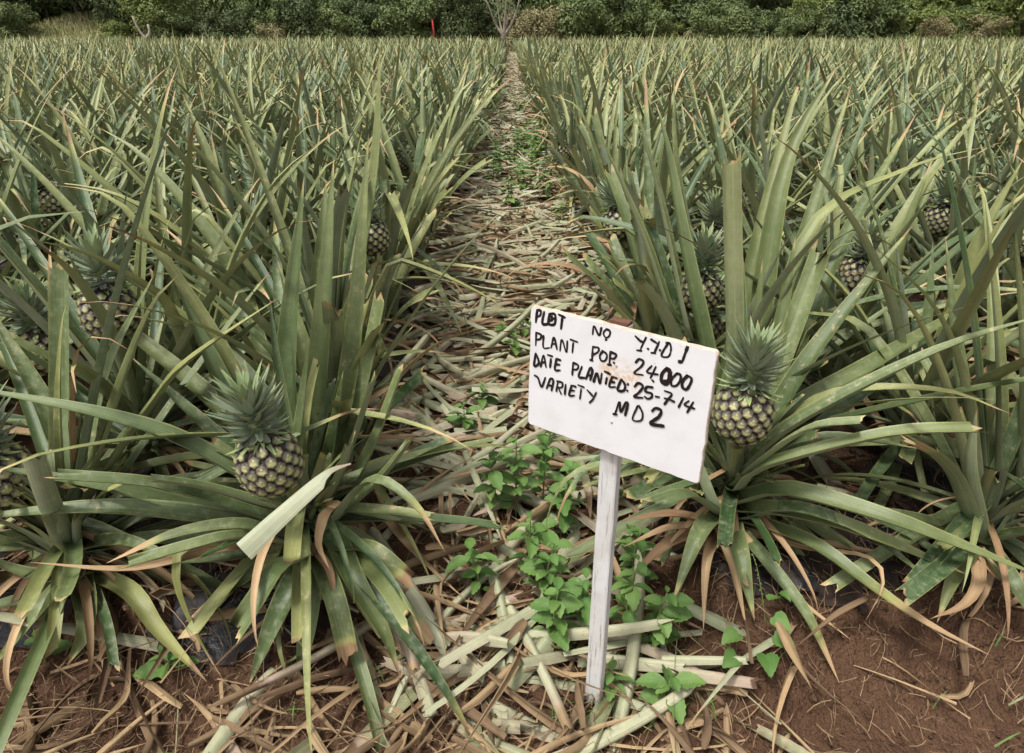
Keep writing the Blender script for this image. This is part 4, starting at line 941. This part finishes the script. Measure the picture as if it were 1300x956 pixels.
# post behind the board, in the same turn, its bare end just above the board
PW, PD = 0.031, 0.018
ztop = 0.7605 - sign.location.z
r = np.random.default_rng(31); zs = np.linspace(-0.28, ztop, 22); V = []
for z in zs:
    jx, jy = r.normal(0, .0006), r.normal(0, .0004)
    for sx, sy in ((-1, -1), (1, -1), (1, 1), (-1, 1)):
        for bx, by in (((1, .82), (.86, 1)) if sx * sy > 0 else ((.86, 1), (1, .82))): V.append((sx * PW / 2 * bx + jx, sy * PD / 2 * by + jy, z))
V = np.array(V); Q = [[i * 8 + j, i * 8 + (j + 1) % 8, (i + 1) * 8 + (j + 1) % 8, (i + 1) * 8 + j] for i in range(21) for j in range(8)]
k = 21 * 8; V = np.vstack([V, [[0, 0, ztop]]]); T = [[k + j, k + (j + 1) % 8, len(V) - 1] for j in range(8)]
PM = to_sign @ bM.to_quaternion().to_matrix().to_4x4(); 
local_y = (to_sign @ bM).translation
post = obj("post", mesh_np("post", V, np.array(Q), M_POST, None, False, np.array(T)), sign, Matrix.Translation((0, local_y.y + BT / 2 + PD / 2 + 0.0015, 0)))
post.location.x = 0.003
V, Q = box_arr(PW * .96, PD * .9, .005, (0, 0, ztop + .0028)); obj("post_end", mesh_np("post_end", V, Q, M_WOODEND, None, False), post)
for z in (0.045, -0.05):
    V, Q, T = tube_arr([(0, 0, 0), (0, -.0012, 0)], [.0022, .0016], 8); o = obj("nail", mesh_np("nail", V, Q, M_EDGE, None, True, T), board); o.location = (0.004, -BT / 2 - .0002, z)
# handwriting: brush strokes read off the board
R1 = lambda x, y: (660 + x / 7.964, 370 + y / 7.964)
R2 = lambda x, y: (780 + x / 7.964, 390 + y / 7.964)
R3 = lambda x, y: (660 + x / 7.964, 450 + y / 7.964)
R4 = lambda x, y: (780 + x / 6.373, 470 + y / 6.373)
WORDS = [
 (R1, 1.2, "175,190 160,315|175,190 210,195 205,240 168,262|245,205 228,325 290,330|300,225 290,325 350,330 355,235 300,225|322,250 325,300|300,300 350,268|390,232 455,265|430,258 415,380"),
 (R1, 1, "735,435 750,350 800,445 825,365|875,380 845,420 865,465 900,455 912,405 875,380|865,488 880,489"),
 (R2, 1, "210,290 260,340 285,350|320,305 265,420|225,435 275,440|332,418 344,424|370,325 415,355 430,360|455,345 405,460|370,460 415,465|454,430 466,438|545,360 475,485 545,500 572,430 560,365 520,360"),
 (R2, 1.4, "740,400 690,540|652,549 688,556"),
 (R1, 1, "165,415 160,545|165,415 215,440 205,480 165,488|240,445 238,565 300,570|315,570 345,465 375,585|322,530 365,530|405,600 425,485 470,615 480,500|510,485 585,512|540,520 530,620"),
 (R1, 1.1, "738,560 730,690|738,560 795,570 790,610 740,640|710,690 740,702|840,600 808,650 825,700 865,695 880,640 840,600|915,615 905,730|915,610 975,640 950,680 912,670|885,738 922,742|945,716 956,724"),
 (R2, 1, "215,560 250,525 295,550 270,600 200,665 290,685|380,590 330,655 440,680|420,600 365,715|380,735 398,752"),
 (R2, 1.7, "525,620 480,680 480,750 520,775 555,730 560,650 525,620|500,750 540,760"),
 (R2, 1.2, "630,670 580,730 580,790 630,790 670,730 665,680 630,670|740,690 690,750 690,810 730,830 770,770 780,720 740,690"),
 (R1, 1.1, "160,625 145,750 190,730 185,680 160,625|210,760 240,645 265,765|220,720 258,715|280,640 330,655|315,680 305,770|370,680 355,790 410,795|370,680 415,695|362,735 405,740"),
 (R1, 1.1, "540,720 530,845|540,720 590,745 580,785 538,790|630,755 595,860 655,872|668,885 712,775 735,800 712,895|690,845 725,850|745,915 780,825 810,930 830,825|855,805 915,835|880,870 868,935"),
 (R3, 1.1, "935,225 905,320 968,328|935,225 985,240|920,275 960,280|1025,250 990,355 1050,365 1065,310 1030,250|1090,298 1099,304|1083,362 1092,368"),
 (R2, 1, "205,800 245,765 290,800 250,860 200,905 290,915|390,810 330,805 315,850 375,870 380,905 340,925 305,900|415,900 455,908"),
 (R4, 1, "405,165 465,190 435,235 405,275|405,225 460,240|465,245 488,255|560,220 520,298|605,245 570,280 650,310|640,255 590,340"),
 (R3, 1, "150,210 185,235 220,325 260,230|270,345 310,245 340,265 320,365|290,310 335,315|370,370 385,270|375,268 430,285 425,330 382,330|390,330 420,400|465,300 455,405|525,310 500,410 555,412|525,310 570,325|512,360 555,365|588,305 650,330|622,345 608,448|680,355 700,375 740,420|775,380 740,450 705,485"),
 (R3, 1.1, "945,600 985,605|965,595 1010,475 1020,580 1075,480|1075,480 1095,495 1065,615"),
 (R4, 1, "190,285 148,395 215,405 230,350 200,285"), (R4, 1.4, "305,330 335,305 380,325 360,375 295,430 400,450")]
inv = bM.inverted(); nrm = np.array(bM.to_3x3() @ Vector((0, -1, 0))); o0 = np.array(bM @ Vector((0, -BT / 2 - .0005, 0)))
def on_board(px, py):
    d = ray(px, py); t = ((o0 - _C) @ nrm) / (d @ nrm); p = inv @ Vector(_C + d * t); return p.x, p.z
rr = np.random.default_rng(44); layer = 0
for fn, wt, txt in WORDS:
    bag = Bag()
    if True:
        for stroke in txt.split('|'):
            P = np.array([on_board(*fn(*map(float, q.split(',')))) for q in stroke.split()])
            m = max(6, 6 * (len(P) - 1)); C = catmull(np.c_[P, np.zeros(len(P))], m)[:, :2]
            T = np.gradient(C, axis=0); T /= np.linalg.norm(T, axis=1)[:, None] + 1e-9; Nn = np.c_[-T[:, 1], T[:, 0]]
            w = .00175 * wt * (1 + .18 * np.sin(np.linspace(0, 3, m) + rr.uniform(0, 6)) + rr.normal(0, .07, m)); w[0] *= .75; w[-1] *= .7
            ext = T * w[:, None] * .7; C2 = C.copy(); C2[0] -= ext[0]; C2[-1] += ext[-1]
            layer += 1; y = -BT / 2 - .0004 - 0.00001 * layer
            a, c = C2 + Nn * w[:, None], C2 - Nn * w[:, None]
            V = np.vstack([np.c_[a[:, 0], np.full(m, y), a[:, 1]], np.c_[c[:, 0], np.full(m, y), c[:, 1]]])
            bag.add(V, [[i, i + 1, m + i + 1, m + i] for i in range(m - 1)])
    obj("lettering", bag.mesh("lettering", M_INK, False), board)

# ------------------------------------------------------------------ weeds
def weed_leaf_arr(L, W, heart=False):
    n = 12; C = arc_curve(L, rad(36), n + 1, 1.2)
    if heart: prof = lambda t: np.interp(t, [0, .06, .2, .4, .7, .9, 1], [.45, .8, 1, .95, .55, .2, .02])
    else: prof = lambda t: np.interp(t, [0, .1, .16, .35, .5, .75, .92, 1], [.05, .09, .5, .95, 1, .68, .26, .02]) * (1 + .07 * np.where(np.arange(len(t)) % 2, 1, -1) * (t > .12))
    V, Q, A = leaf_from_curve(C, (0, 1, 0), W, 6, .16, False, 0, .2, 0, prof)
    V = V.reshape(n + 1, 7, 3); V[1::2, (0, 1, 5, 6), 2] -= W * .05; V[:, 3, 2] -= W * .05      # quilted blade, sunk midrib
    return V.reshape(-1, 3), Q, A
WL = [weed_leaf_arr(l, w) for l, w in ((.056, .037), (.044, .029), (.03, .02))]; WL_ME = [mesh_np("weed_leaf", *(a[0], a[1]), M_WEED, a[2]) for a in WL]
HE = weed_leaf_arr(.044, .044, True); HE_ME = mesh_np("heart_leaf", HE[0], HE[1], M_WEED, HE[2])
def weed(px, py, h, pairs, label, seed, lean=(0, 0), big=True, at_xy=None, detailed=True, group=None):
    r = np.random.default_rng(seed)
    p = on_ground(px, py, 0.0) if at_xy is None else np.array([at_xy[0], at_xy[1], 0]); x, y = float(p[0]), float(p[1]); z = gz(x, y)
    C = catmull([(0, 0, -.01), (lean[0] * .3, lean[1] * .3, h * .55), (lean[0], lean[1], h)], 8)
    V, Q, T = tube_arr(C, np.linspace(.0026, .0012, 8), 6)
    mats = []
    for k in range(pairs):
        f = (k + 1) / pairs; q = C[min(7, int(2 + 5 * f))] if pairs > 1 else C[7]
        for s in (0, 1):
            az = k * 1.57 + s * math.pi + r.uniform(-.4, .4); i = 0 if (big and k < pairs - 1) else (1 if k < pairs - 1 else 2)
            el = rad(r.uniform(-8, 28)); mats.append((i, Matrix.Translation(q) @ Matrix.Rotation(az, 4, 'Z') @ Matrix.Rotation(-el, 4, 'Y') @ Matrix.Rotation(r.uniform(-.55, .55), 4, 'X') @ Matrix.Scale(r.uniform(.6, 1.3), 4)))
        if r.random() < .6:      # side shoot leaves
            az = r.uniform(0, 6.28); mats.append((1, Matrix.Translation(q) @ Matrix.Rotation(az, 4, 'Z') @ Matrix.Rotation(-.3, 4, 'Y') @ Matrix.Scale(r.uniform(.7, 1), 4)))
    if detailed:
        root = empty("broadleaf_weed", (x, y, z)); obj("stem", mesh_np("stem", V, Q, M_STEM, None, True, T), root)
        for i, M in mats: obj("leaf", WL_ME[i], root, M)
    else:
        b = Bag(); A = np.zeros((len(V), 4)); b.add(V, Q, A, T)
        for i, M in mats:
            v, q, a = WL[i]; m = np.array(M); a = a.copy(); a[:, 0] = r.random(); b.add(v @ m[:3, :3].T + m[:3, 3], q, a)
        root = obj("broadleaf_weed", b.mesh("broadleaf_weed", M_WEED)); root.location = (x, y, z); root.scale = (1.35, 1.35, 1.1)
    tag(root, label, "weed", group or "broadleaf weeds in the path"); return root
WD = [
 (655, 648, .15, 5, "leafy green weed left of the sign post, topmost of the near clump", (.0, -.02)), (688, 640, .16, 5, "leafy green weed with its shoots spreading under the lower edge of the sign board", (.02, 0)),
 (632, 655, .11, 4, "small green weed at the left side of the near clump, beside a tan leaf", (-.02, 0)), (712, 668, .12, 4, "green weed half behind the leaf that leans to the sign post", (.02, 0)),
 (672, 735, .12, 5, "broad-leaved weed lower in the clump, over a broad tan leaf", (.0, -.02)), (690, 760, .10, 4, "bright weed just right of a short pale stub, left of the post", (.02, -.01)),
 (610, 750, .08, 3, "low weed of a few big leaves beside the curled grey-brown leaf", (-.02, 0)), (700, 810, .09, 4, "green weed touching the fat pale stub near the bottom", (.01, 0)),
 (735, 790, .08, 3, "small weed pressed against the left face of the sign post", (.01, 0)), (790, 800, .12, 5, "green weed just right of the sign post above the flat stub", (.02, 0)),
 (826, 815, .10, 5, "spreading weed between the sign post and the heart-leaved vine", (.02, 0)), (800, 735, .09, 4, "small weed right of the post beside a dry leaf fan", (.01, .0)),
 (775, 860, .06, 4, "small weed at the foot of the sign post on the right", (.0, 0)), (850, 868, .07, 4, "low weed growing over the yellowish stub at the bottom", (.0, 0)),
 (60, 838, .05, 3, "tiny green weed at the lower left corner on the dark film", (0, 0)), (215, 850, .04, 3, "tiny weed seedling on the bare soil of the lower left", (0, 0)),
 (590, 545, .10, 4, "green weed in the litter left of the sign, beside the long grey-green stub", (0, 0)), (612, 512, .09, 4, "green weed in the litter left of the sign board's lower half", (0, 0)),
 (652, 455, .12, 5, "green weed at the left edge of the sign board, middle of the path", (0, 0)), (640, 430, .09, 4, "small weed farther up the path just above the sign's top left corner", (-.01, 0)),
 (663, 425, .10, 4, "weed peeping over the top left corner of the sign board", (.01, 0))]
for i, (px, py, h, pr, lab, ln) in enumerate(WD): weed(px, py + 6, h * (1.75 if i < 12 else 1.1), pr + (3 if i < 12 else 0), lab, 300 + i, ln)
rw = np.random.default_rng(55)
far_weeds = [(rw.normal(.09, .15), rw.uniform(4.6, 8.2)) for i in range(44)] + [(rw.uniform(-.35, .35), rw.uniform(2.9, 14)) for i in range(12)]
for i, (x, y) in enumerate(far_weeds):
    same = far_weeds[:44] if i < 44 else far_weeds[44:]; nth = 1 + sum(1 for q in same if q[1] < y)
    lab = ("small green weed in the bright weedy patch up the path, " if i < 44 else "small weed growing alone in the litter beyond the sign, ") + ordinal(nth) + " from the front"
    weed(0, 0, rw.uniform(.15, .26) if i < 44 else rw.uniform(.1, .2), 6, lab, 400 + i, (0, 0), True, (x, y), False, "weeds of the bright patch" if i < 44 else "lone weeds farther up the path")
# heart-leaved vine at the lower right
p = on_ground(965, 826, .01); root = empty("heart_leaf_weed", (p[0], p[1], gz(p[0], p[1])))
tag(root, "heart-leaved weed with a thin flower spike at the lower right of the path", "weed")
base = np.array(root.location)
spike = np.array([at(972, 800, 1.02), at(968, 760, 1.04), at(962, 725, 1.06), at(956, 705, 1.07)]) - base
V, Q, T = tube_arr(catmull(np.vstack([[0, 0, 0], spike]), 14), np.linspace(.0016, .0007, 14), 6); obj("stem", mesh_np("stem", V, Q, M_STEM, None, True, T), root)
b = Bag()
for k, q in enumerate(catmull(spike, 16)[5:]): b.add(ico * rs.uniform(.0016, .0028) + q + rs.normal(0, .0015, 3), None, np.tile([.3, 0, .3, .5], (12, 1)), icoT)
obj("flower_spike", b.mesh("flower_spike", M_WEED), root)
for k, (px, py, yy, az, s) in enumerate(((938, 812, .97, 3.6, 1.0), (982, 815, .97, 5.6, 1.0), (982, 790, 1.0, 5.2, .95), (972, 838, .95, 4.6, 1.1), (935, 838, .95, 3.9, 1.0), (976, 770, 1.02, .4, .8), (990, 760, 1.02, 5.4, .6))):
    q = Vector(at(px, py - 8, yy) - base); obj("leaf", HE_ME, root, Matrix.Translation(q) @ Matrix.Rotation(az, 4, 'Z') @ Matrix.Rotation(-.1, 4, 'Y') @ Matrix.Rotation(.5 * math.sin(k), 4, 'X') @ Matrix.Scale(s, 4))
# short grass seedlings
bag = Bag()
for i in range(420):
    x = rs.uniform(-1.5, 1.6); y = rs.uniform(.8, 1.3)
    if rs.random() < .4: x = rs.uniform(-.35, .4); y = rs.uniform(.85, 3)
    if rs.random() < .35: x = rs.uniform(.05, .4); y = rs.uniform(.85, 1.05)
    a = rs.uniform(0, 6.28); L = rs.uniform(.02, .07); el = rad(rs.uniform(25, 80))
    C = arc_curve(L, el * .8, 5, 1.3); m = np.array(Matrix.Translation((x, y, gz(x, y))) @ Matrix.Rotation(a, 4, 'Z') @ Matrix.Rotation(-el, 4, 'Y'))
    V, Q, A = leaf_from_curve(C, (0, 1, 0), rs.uniform(.002, .005), 1, 0, False, 0, .3, rs.random()); bag.add(V @ m[:3, :3].T + m[:3, 3], Q, A)
tag(obj("grass_seedlings", bag.mesh("grass_seedlings", M_WEED)), "thin green grass blades sprouting from the soil at the front", "grass", kind='stuff')

# ------------------------------------------------------------------ the wood behind the field
def crown_mesh(name, mat, r, R, H, n, leaf, droop=0.2, z0=0.0, lobes=14, dark=0.0):
    """leaf-sized faces spread through clumps; uneven outline with gaps"""
    cs = []
    for k in range(lobes):
        a = r.uniform(0, 6.28); q = r.random() ** .5; z = r.random()
        cs.append((R * q * .8 * math.cos(a), R * q * .8 * math.sin(a), z0 + H * (.12 + .8 * z), R * r.uniform(.28, .5) * (1.1 - .35 * z)))
    cs = np.array(cs); k = r.choice(lobes, n, p=cs[:, 3] ** 2 / (cs[:, 3] ** 2).sum())
    d = r.normal(size=(n, 3)); d /= np.linalg.norm(d, axis=1)[:, None]; rad_ = cs[k, 3] * (r.random(n) ** .35)
    P = cs[k, :3] + d * rad_[:, None] * np.array([1, 1, .8]); P[:, 2] = np.maximum(P[:, 2], 0.05)
    # each leaf spray: two joined quads bent along the middle
    nrm_ = d + r.normal(0, .55, (n, 3)) + np.array([0, 0, .35]); nrm_ /= np.linalg.norm(nrm_, axis=1)[:, None]
    u = np.cross(nrm_, r.normal(size=(n, 3))); u /= np.linalg.norm(u, axis=1)[:, None]; v = np.cross(nrm_, u)
    L = leaf * r.uniform(.6, 1.4, n)[:, None]; W = L * .38
    V = np.stack([P - u * L, P + v * W, P + u * L - nrm_ * L * droop, P - v * W], 1).reshape(-1, 3)
    Q = np.arange(n * 4).reshape(n, 4)
    clump = r.random(lobes)[k]
    A = np.zeros((n, 4, 4)); A[..., 0] = (clump * .6 + r.random(n) * .4)[:, None] ; A[..., 2] = (r.random(n) ** 3 * .8)[:, None]; A[..., 3] = .5
    return mesh_np(name, V, Q, mat, A.reshape(-1, 4), False)
rt = np.random.default_rng(70)
SHRUB = {i: [crown_mesh("crown", M_TREE[i], rt, 1.7, 2.5, 8000, .088, .2, 0, 20) for _ in range(3)] for i in range(4)}
TREEC = {i: [crown_mesh("crown", M_TREE[i], rt, 3.4, 7.0, 16000, .14, .2, 0.3, 34) for _ in range(2)] for i in range(3)}
def trunk_mesh(h, r0, r, mat, limbs=5):
    b = Bag(); C = catmull([(0, 0, -.2), (r.normal(0, .15), r.normal(0, .15), h * .5), (r.normal(0, .3), r.normal(0, .3), h)], 8)
    V, Q, T = tube_arr(C, np.linspace(r0, r0 * .35, 8), 8); b.add(V, Q, None, T)
    for k in range(limbs):
        s = C[3 + k % 4]; a = r.uniform(0, 6.28); e = s + np.array([math.cos(a) * h * .3, math.sin(a) * h * .3, h * r.uniform(.15, .35)])
        V, Q, T = tube_arr(catmull([s, (s + e) / 2 + np.array([0, 0, -.1]), e], 6), np.linspace(r0 * .5, r0 * .12, 6), 6); b.add(V, Q, None, T)
    return b.mesh("trunk", mat)
TR_ME = [trunk_mesh(5.5, .16, rt, M_BARK) for _ in range(3)]; ST_ME = [trunk_mesh(1.6, .06, rt, M_BARK) for _ in range(3)]
BARE_X = at(640, 40, 38)[0]
def zt(x, y): return bank_z(x, y)
def bank_z(x, y): return 1.8 * math.exp(-((x + 27.5) / 6.5) ** 2) * float(smooth(44.5, 51, y)) + 0.9 * float(smooth(47, 60, y))
trees = []
def put_tree(px, Y, kind, tone, s, what):
    x = float(at(px, 45, Y)[0]); trees.append((px, x, Y, kind, tone, s, what))
SHR = [(-25, 0, 47, 1.25), (25, 1, 47.5, .75), (150, 2, 46.5, .8), (172, 0, 48, 1.2), (215, 1, 47, 1.05), (262, 0, 47, 1.15), (300, 0, 47.5, 1.25), (342, 3, 46.4, .62), (352, 1, 47.5, 1.15), (398, 0, 47, 1.2), (432, 1, 46.5, 1.0), (470, 0, 47.3, 1.25), (512, 1, 46.8, 1.1), (548, 0, 48.6, 1.2), (590, 0, 48.6, 1.1), (640, 0, 48.8, 1.2), (672, 3, 46.5, 1.0), (702, 3, 46.7, 1.15), (742, 1, 46.5, 1.15), (785, 2, 46.6, .9), (812, 1, 46.5, 1.05), (846, 2, 46.3, .8), (880, 3, 46.1, .6), (905, 1, 47, 1.1), (950, 0, 47.4, 1.15), (985, 1, 46.6, 1.05), (1030, 1, 46.8, 1.0), (1075, 0, 47.5, 1.25), (1108, 1, 46.8, 1.1), (1148, 2, 47, 1.1), (1182, 3, 46.2, .65), (1200, 2, 47, 1.25), (1245, 3, 46.2, .68), (1248, 2, 47, 1.3), (1300, 2, 46.8, 1.3), (1340, 1, 47, 1.2), (-70, 1, 47, 1.2)]
for px, tone, Y, s in SHR: put_tree(px, Y, 'shrub', tone, s * rt.uniform(.68, 1.25), ["dark green", "mid green", "bright green", "olive brown"][tone])
for i, px in enumerate(range(-500, 1810, 62)): put_tree(px + rt.uniform(-20, 20), rt.uniform(51, 54), 'tree', (2 if px > 1080 else int(rt.integers(0, 2))), rt.uniform(.9, 1.15), "tall")
for i, px in enumerate(range(-560, 1870, 75)): put_tree(px + rt.uniform(-20, 20), rt.uniform(58, 63), 'back', int(rt.integers(0, 2)), rt.uniform(1.15, 1.45), "tallest")
for px in (-140, -60, 195, 245, 330, 378, 455, 528, 600, 770, 832, 930, 1010, 1060, 1165, 1225, 1285, 1380, 1460): put_tree(px + rt.uniform(-12, 12), rt.uniform(47.5, 49.5), 'small', int(rt.choice([0, 1, 1, 2] if px < 860 else [1, 2, 2])), rt.uniform(.36, .62), "small")
trees = [t for t in trees if not (20 < t[0] < 135 and t[3] == 'shrub' and t[2] > 47.6)]
lc = {}
for t in sorted(trees, key=lambda t: abs(t[1] - BARE_X)):
    px, x, Y, kind, tone, s, what = t; sd_name = "left" if x < BARE_X else "right"; k = (kind, sd_name, tone if kind == 'shrub' else 0); lc[k] = lc.get(k, 0) + 1
    noun = {'shrub': "leafy bush at the far field edge", 'tree': "tree of the wood behind the bushes", 'back': "tree at the back of the wood", 'small': "tree among the bushes at the field edge"}[kind]
    root = empty("bush" if kind == 'shrub' else "tree", (x, Y, bank_z(x, Y) - .05), rt.uniform(0, 6.28)); root.scale = (s, s, s * rt.uniform(.9, 1.15))
    tag(root, f"{what} {noun}, {ordinal(lc[k])} {sd_name} of the forked sapling", "bush" if kind == 'shrub' else "tree", "bushes along the far field edge" if kind == 'shrub' else "trees of the wood behind the field")
    if kind == 'shrub': obj("crown", SHRUB[tone][rt.integers(3)], root); obj("trunk", ST_ME[rt.integers(3)], root)
    else: obj("crown", TREEC[tone][rt.integers(2)], root); obj("trunk", TR_ME[rt.integers(3)], root)
# grassy bank at the far left
xs = np.linspace(-60, 60, 90); ys = np.linspace(44.2, 75, 34); X, Y = np.meshgrid(xs, ys)
Z = np.array([[bank_z(a, b_) + .004 for a, b_ in zip(ra, rb)] for ra, rb in zip(X, Y)]) + .03 * np.sin(1.7 * X) * np.sin(2.1 * Y) - .03; Z[0] -= .5
i_ = np.arange(X.size).reshape(X.shape); Q = np.stack([i_[:-1, :-1], i_[:-1, 1:], i_[1:, 1:], i_[1:, :-1]], -1).reshape(-1, 4)
tag(obj("grassy_bank", mesh_np("grassy_bank", np.stack([X.ravel(), Y.ravel(), Z.ravel()], 1), Q, M_BANK)), kind='structure')
bag = Bag(); rb = np.random.default_rng(8)
for i in range(9000):
    x = rb.normal(-28, 5.0) if i < 5600 else rb.uniform(-38, 38); y = rb.uniform(44.4, 53) if i < 5600 else rb.uniform(44.2, 46); h = rb.uniform(.15, .5) if i < 5600 else rb.uniform(.2, .7); a = rb.uniform(0, 3.14); w = .035
    z = bank_z(x, y) - .03; dx, dy = math.cos(a) * w, math.sin(a) * w; lx, ly = rb.normal(0, .12), rb.normal(0, .12)
    bag.add([(x - dx, y - dy, z), (x + dx, y + dy, z), (x + lx + dx * .3, y + ly, z + h), (x + lx - dx * .3, y + ly, z + h)], [[0, 1, 2, 3]], np.tile([rb.random(), 1.0 if rb.random() < .12 else 0, rb.random() * .4, .5], (4, 1)))
tag(obj("tall_grass", bag.mesh("tall_grass", M_BANKGRASS, False)), "rough pale grass on the bank and along the far edge of the field", "grass", kind='stuff')
# bare sapling at the end of the path
p = at(639, 60, 30); root = empty("sapling", (p[0], p[1], gz(p[0], p[1]))); root.scale = (.85, .85, .9)
tag(root, "thin forked sapling with few leaves standing at the far end of the path", "tree")
b = Bag(); V, Q, T = tube_arr(catmull([(0, 0, -.1), (.03, 0, .7), (.0, 0, 1.15)], 6), np.linspace(.16, .12, 6), 8); obj("trunk", mesh_np("trunk", V, Q, M_BARK, None, True, T), root)
for k, (dx, h, r0) in enumerate(((-.75, 2.6, .075), (.15, 3.3, .085), (.8, 3.1, .08), (.35, 2.5, .05), (-.3, 3.1, .055))):
    b = Bag(); V, Q, T = tube_arr(catmull([(0, 0, 1.05), (dx * .45, .05 * k, 1.5), (dx * .8, .1 * k - .2, 2.1), (dx * 1.1, .1 * k - .2, h)], 9), np.linspace(r0, .012, 9), 6); b.add(V, Q, None, T)
    for j in range(3):
        s = np.array([dx * (.6 + .15 * j), .1 * k - .15, 1.75 + .3 * j]); e = s + np.array([(-1) ** j * .35, .1, .5]); V, Q, T = tube_arr(np.array([s, (s + e) / 2 + .03, e]), [.018, .012, .006], 5); b.add(V, Q, None, T)
    obj("branch", b.mesh("branch", M_PALEBARK), root)
obj("crown", crown_mesh("crown", M_TREE[1], np.random.default_rng(12), 1.0, 1.5, 420, .07, .2, 2.0, 9), root)
# dead forked stump on the left, red stake
p = at(186, 50, 40); root = empty("dead_stump", (p[0], p[1], gz(p[0], p[1]))); tag(root, "pale dead forked stump beyond the field at the far left", "stump")
for nm, pts, r0 in (("trunk", [(0, 0, -.1), (.05, 0, .5), (.1, 0, .95)], .14), ("branch", [(.08, 0, .6), (-.3, 0, 1.15), (-.5, 0, 1.85)], .08), ("branch", [(.1, 0, .8), (.25, 0, 1.1), (.2, .05, 1.45)], .09)):
    V, Q, T = tube_arr(catmull(pts, 6), np.linspace(r0, r0 * .55, 6), 8); obj(nm, mesh_np(nm, V, Q, M_PALEBARK, None, True, T), root)
p = at(551, 47, 44.5); root = empty("red_stake", (p[0], p[1], 0)); tag(root, "thin red stake standing at the far edge of the field left of the sapling", "stake")
V, Q, T = tube_arr([(0, 0, -.2), (0, 0, 1.0), (-.06, 0, 1.72)], [.055, .055, .05], 8); obj("shaft", mesh_np("shaft", V, Q, M_RED, None, True, T), root)
V, Q, T = tube_arr([(-.06, 0, 1.722), (-.062, 0, 1.76)], [.06, .045], 8); obj("cap", mesh_np("cap", V, Q, M_RED, None, True, T), root)
bpy.context.view_layer.update()
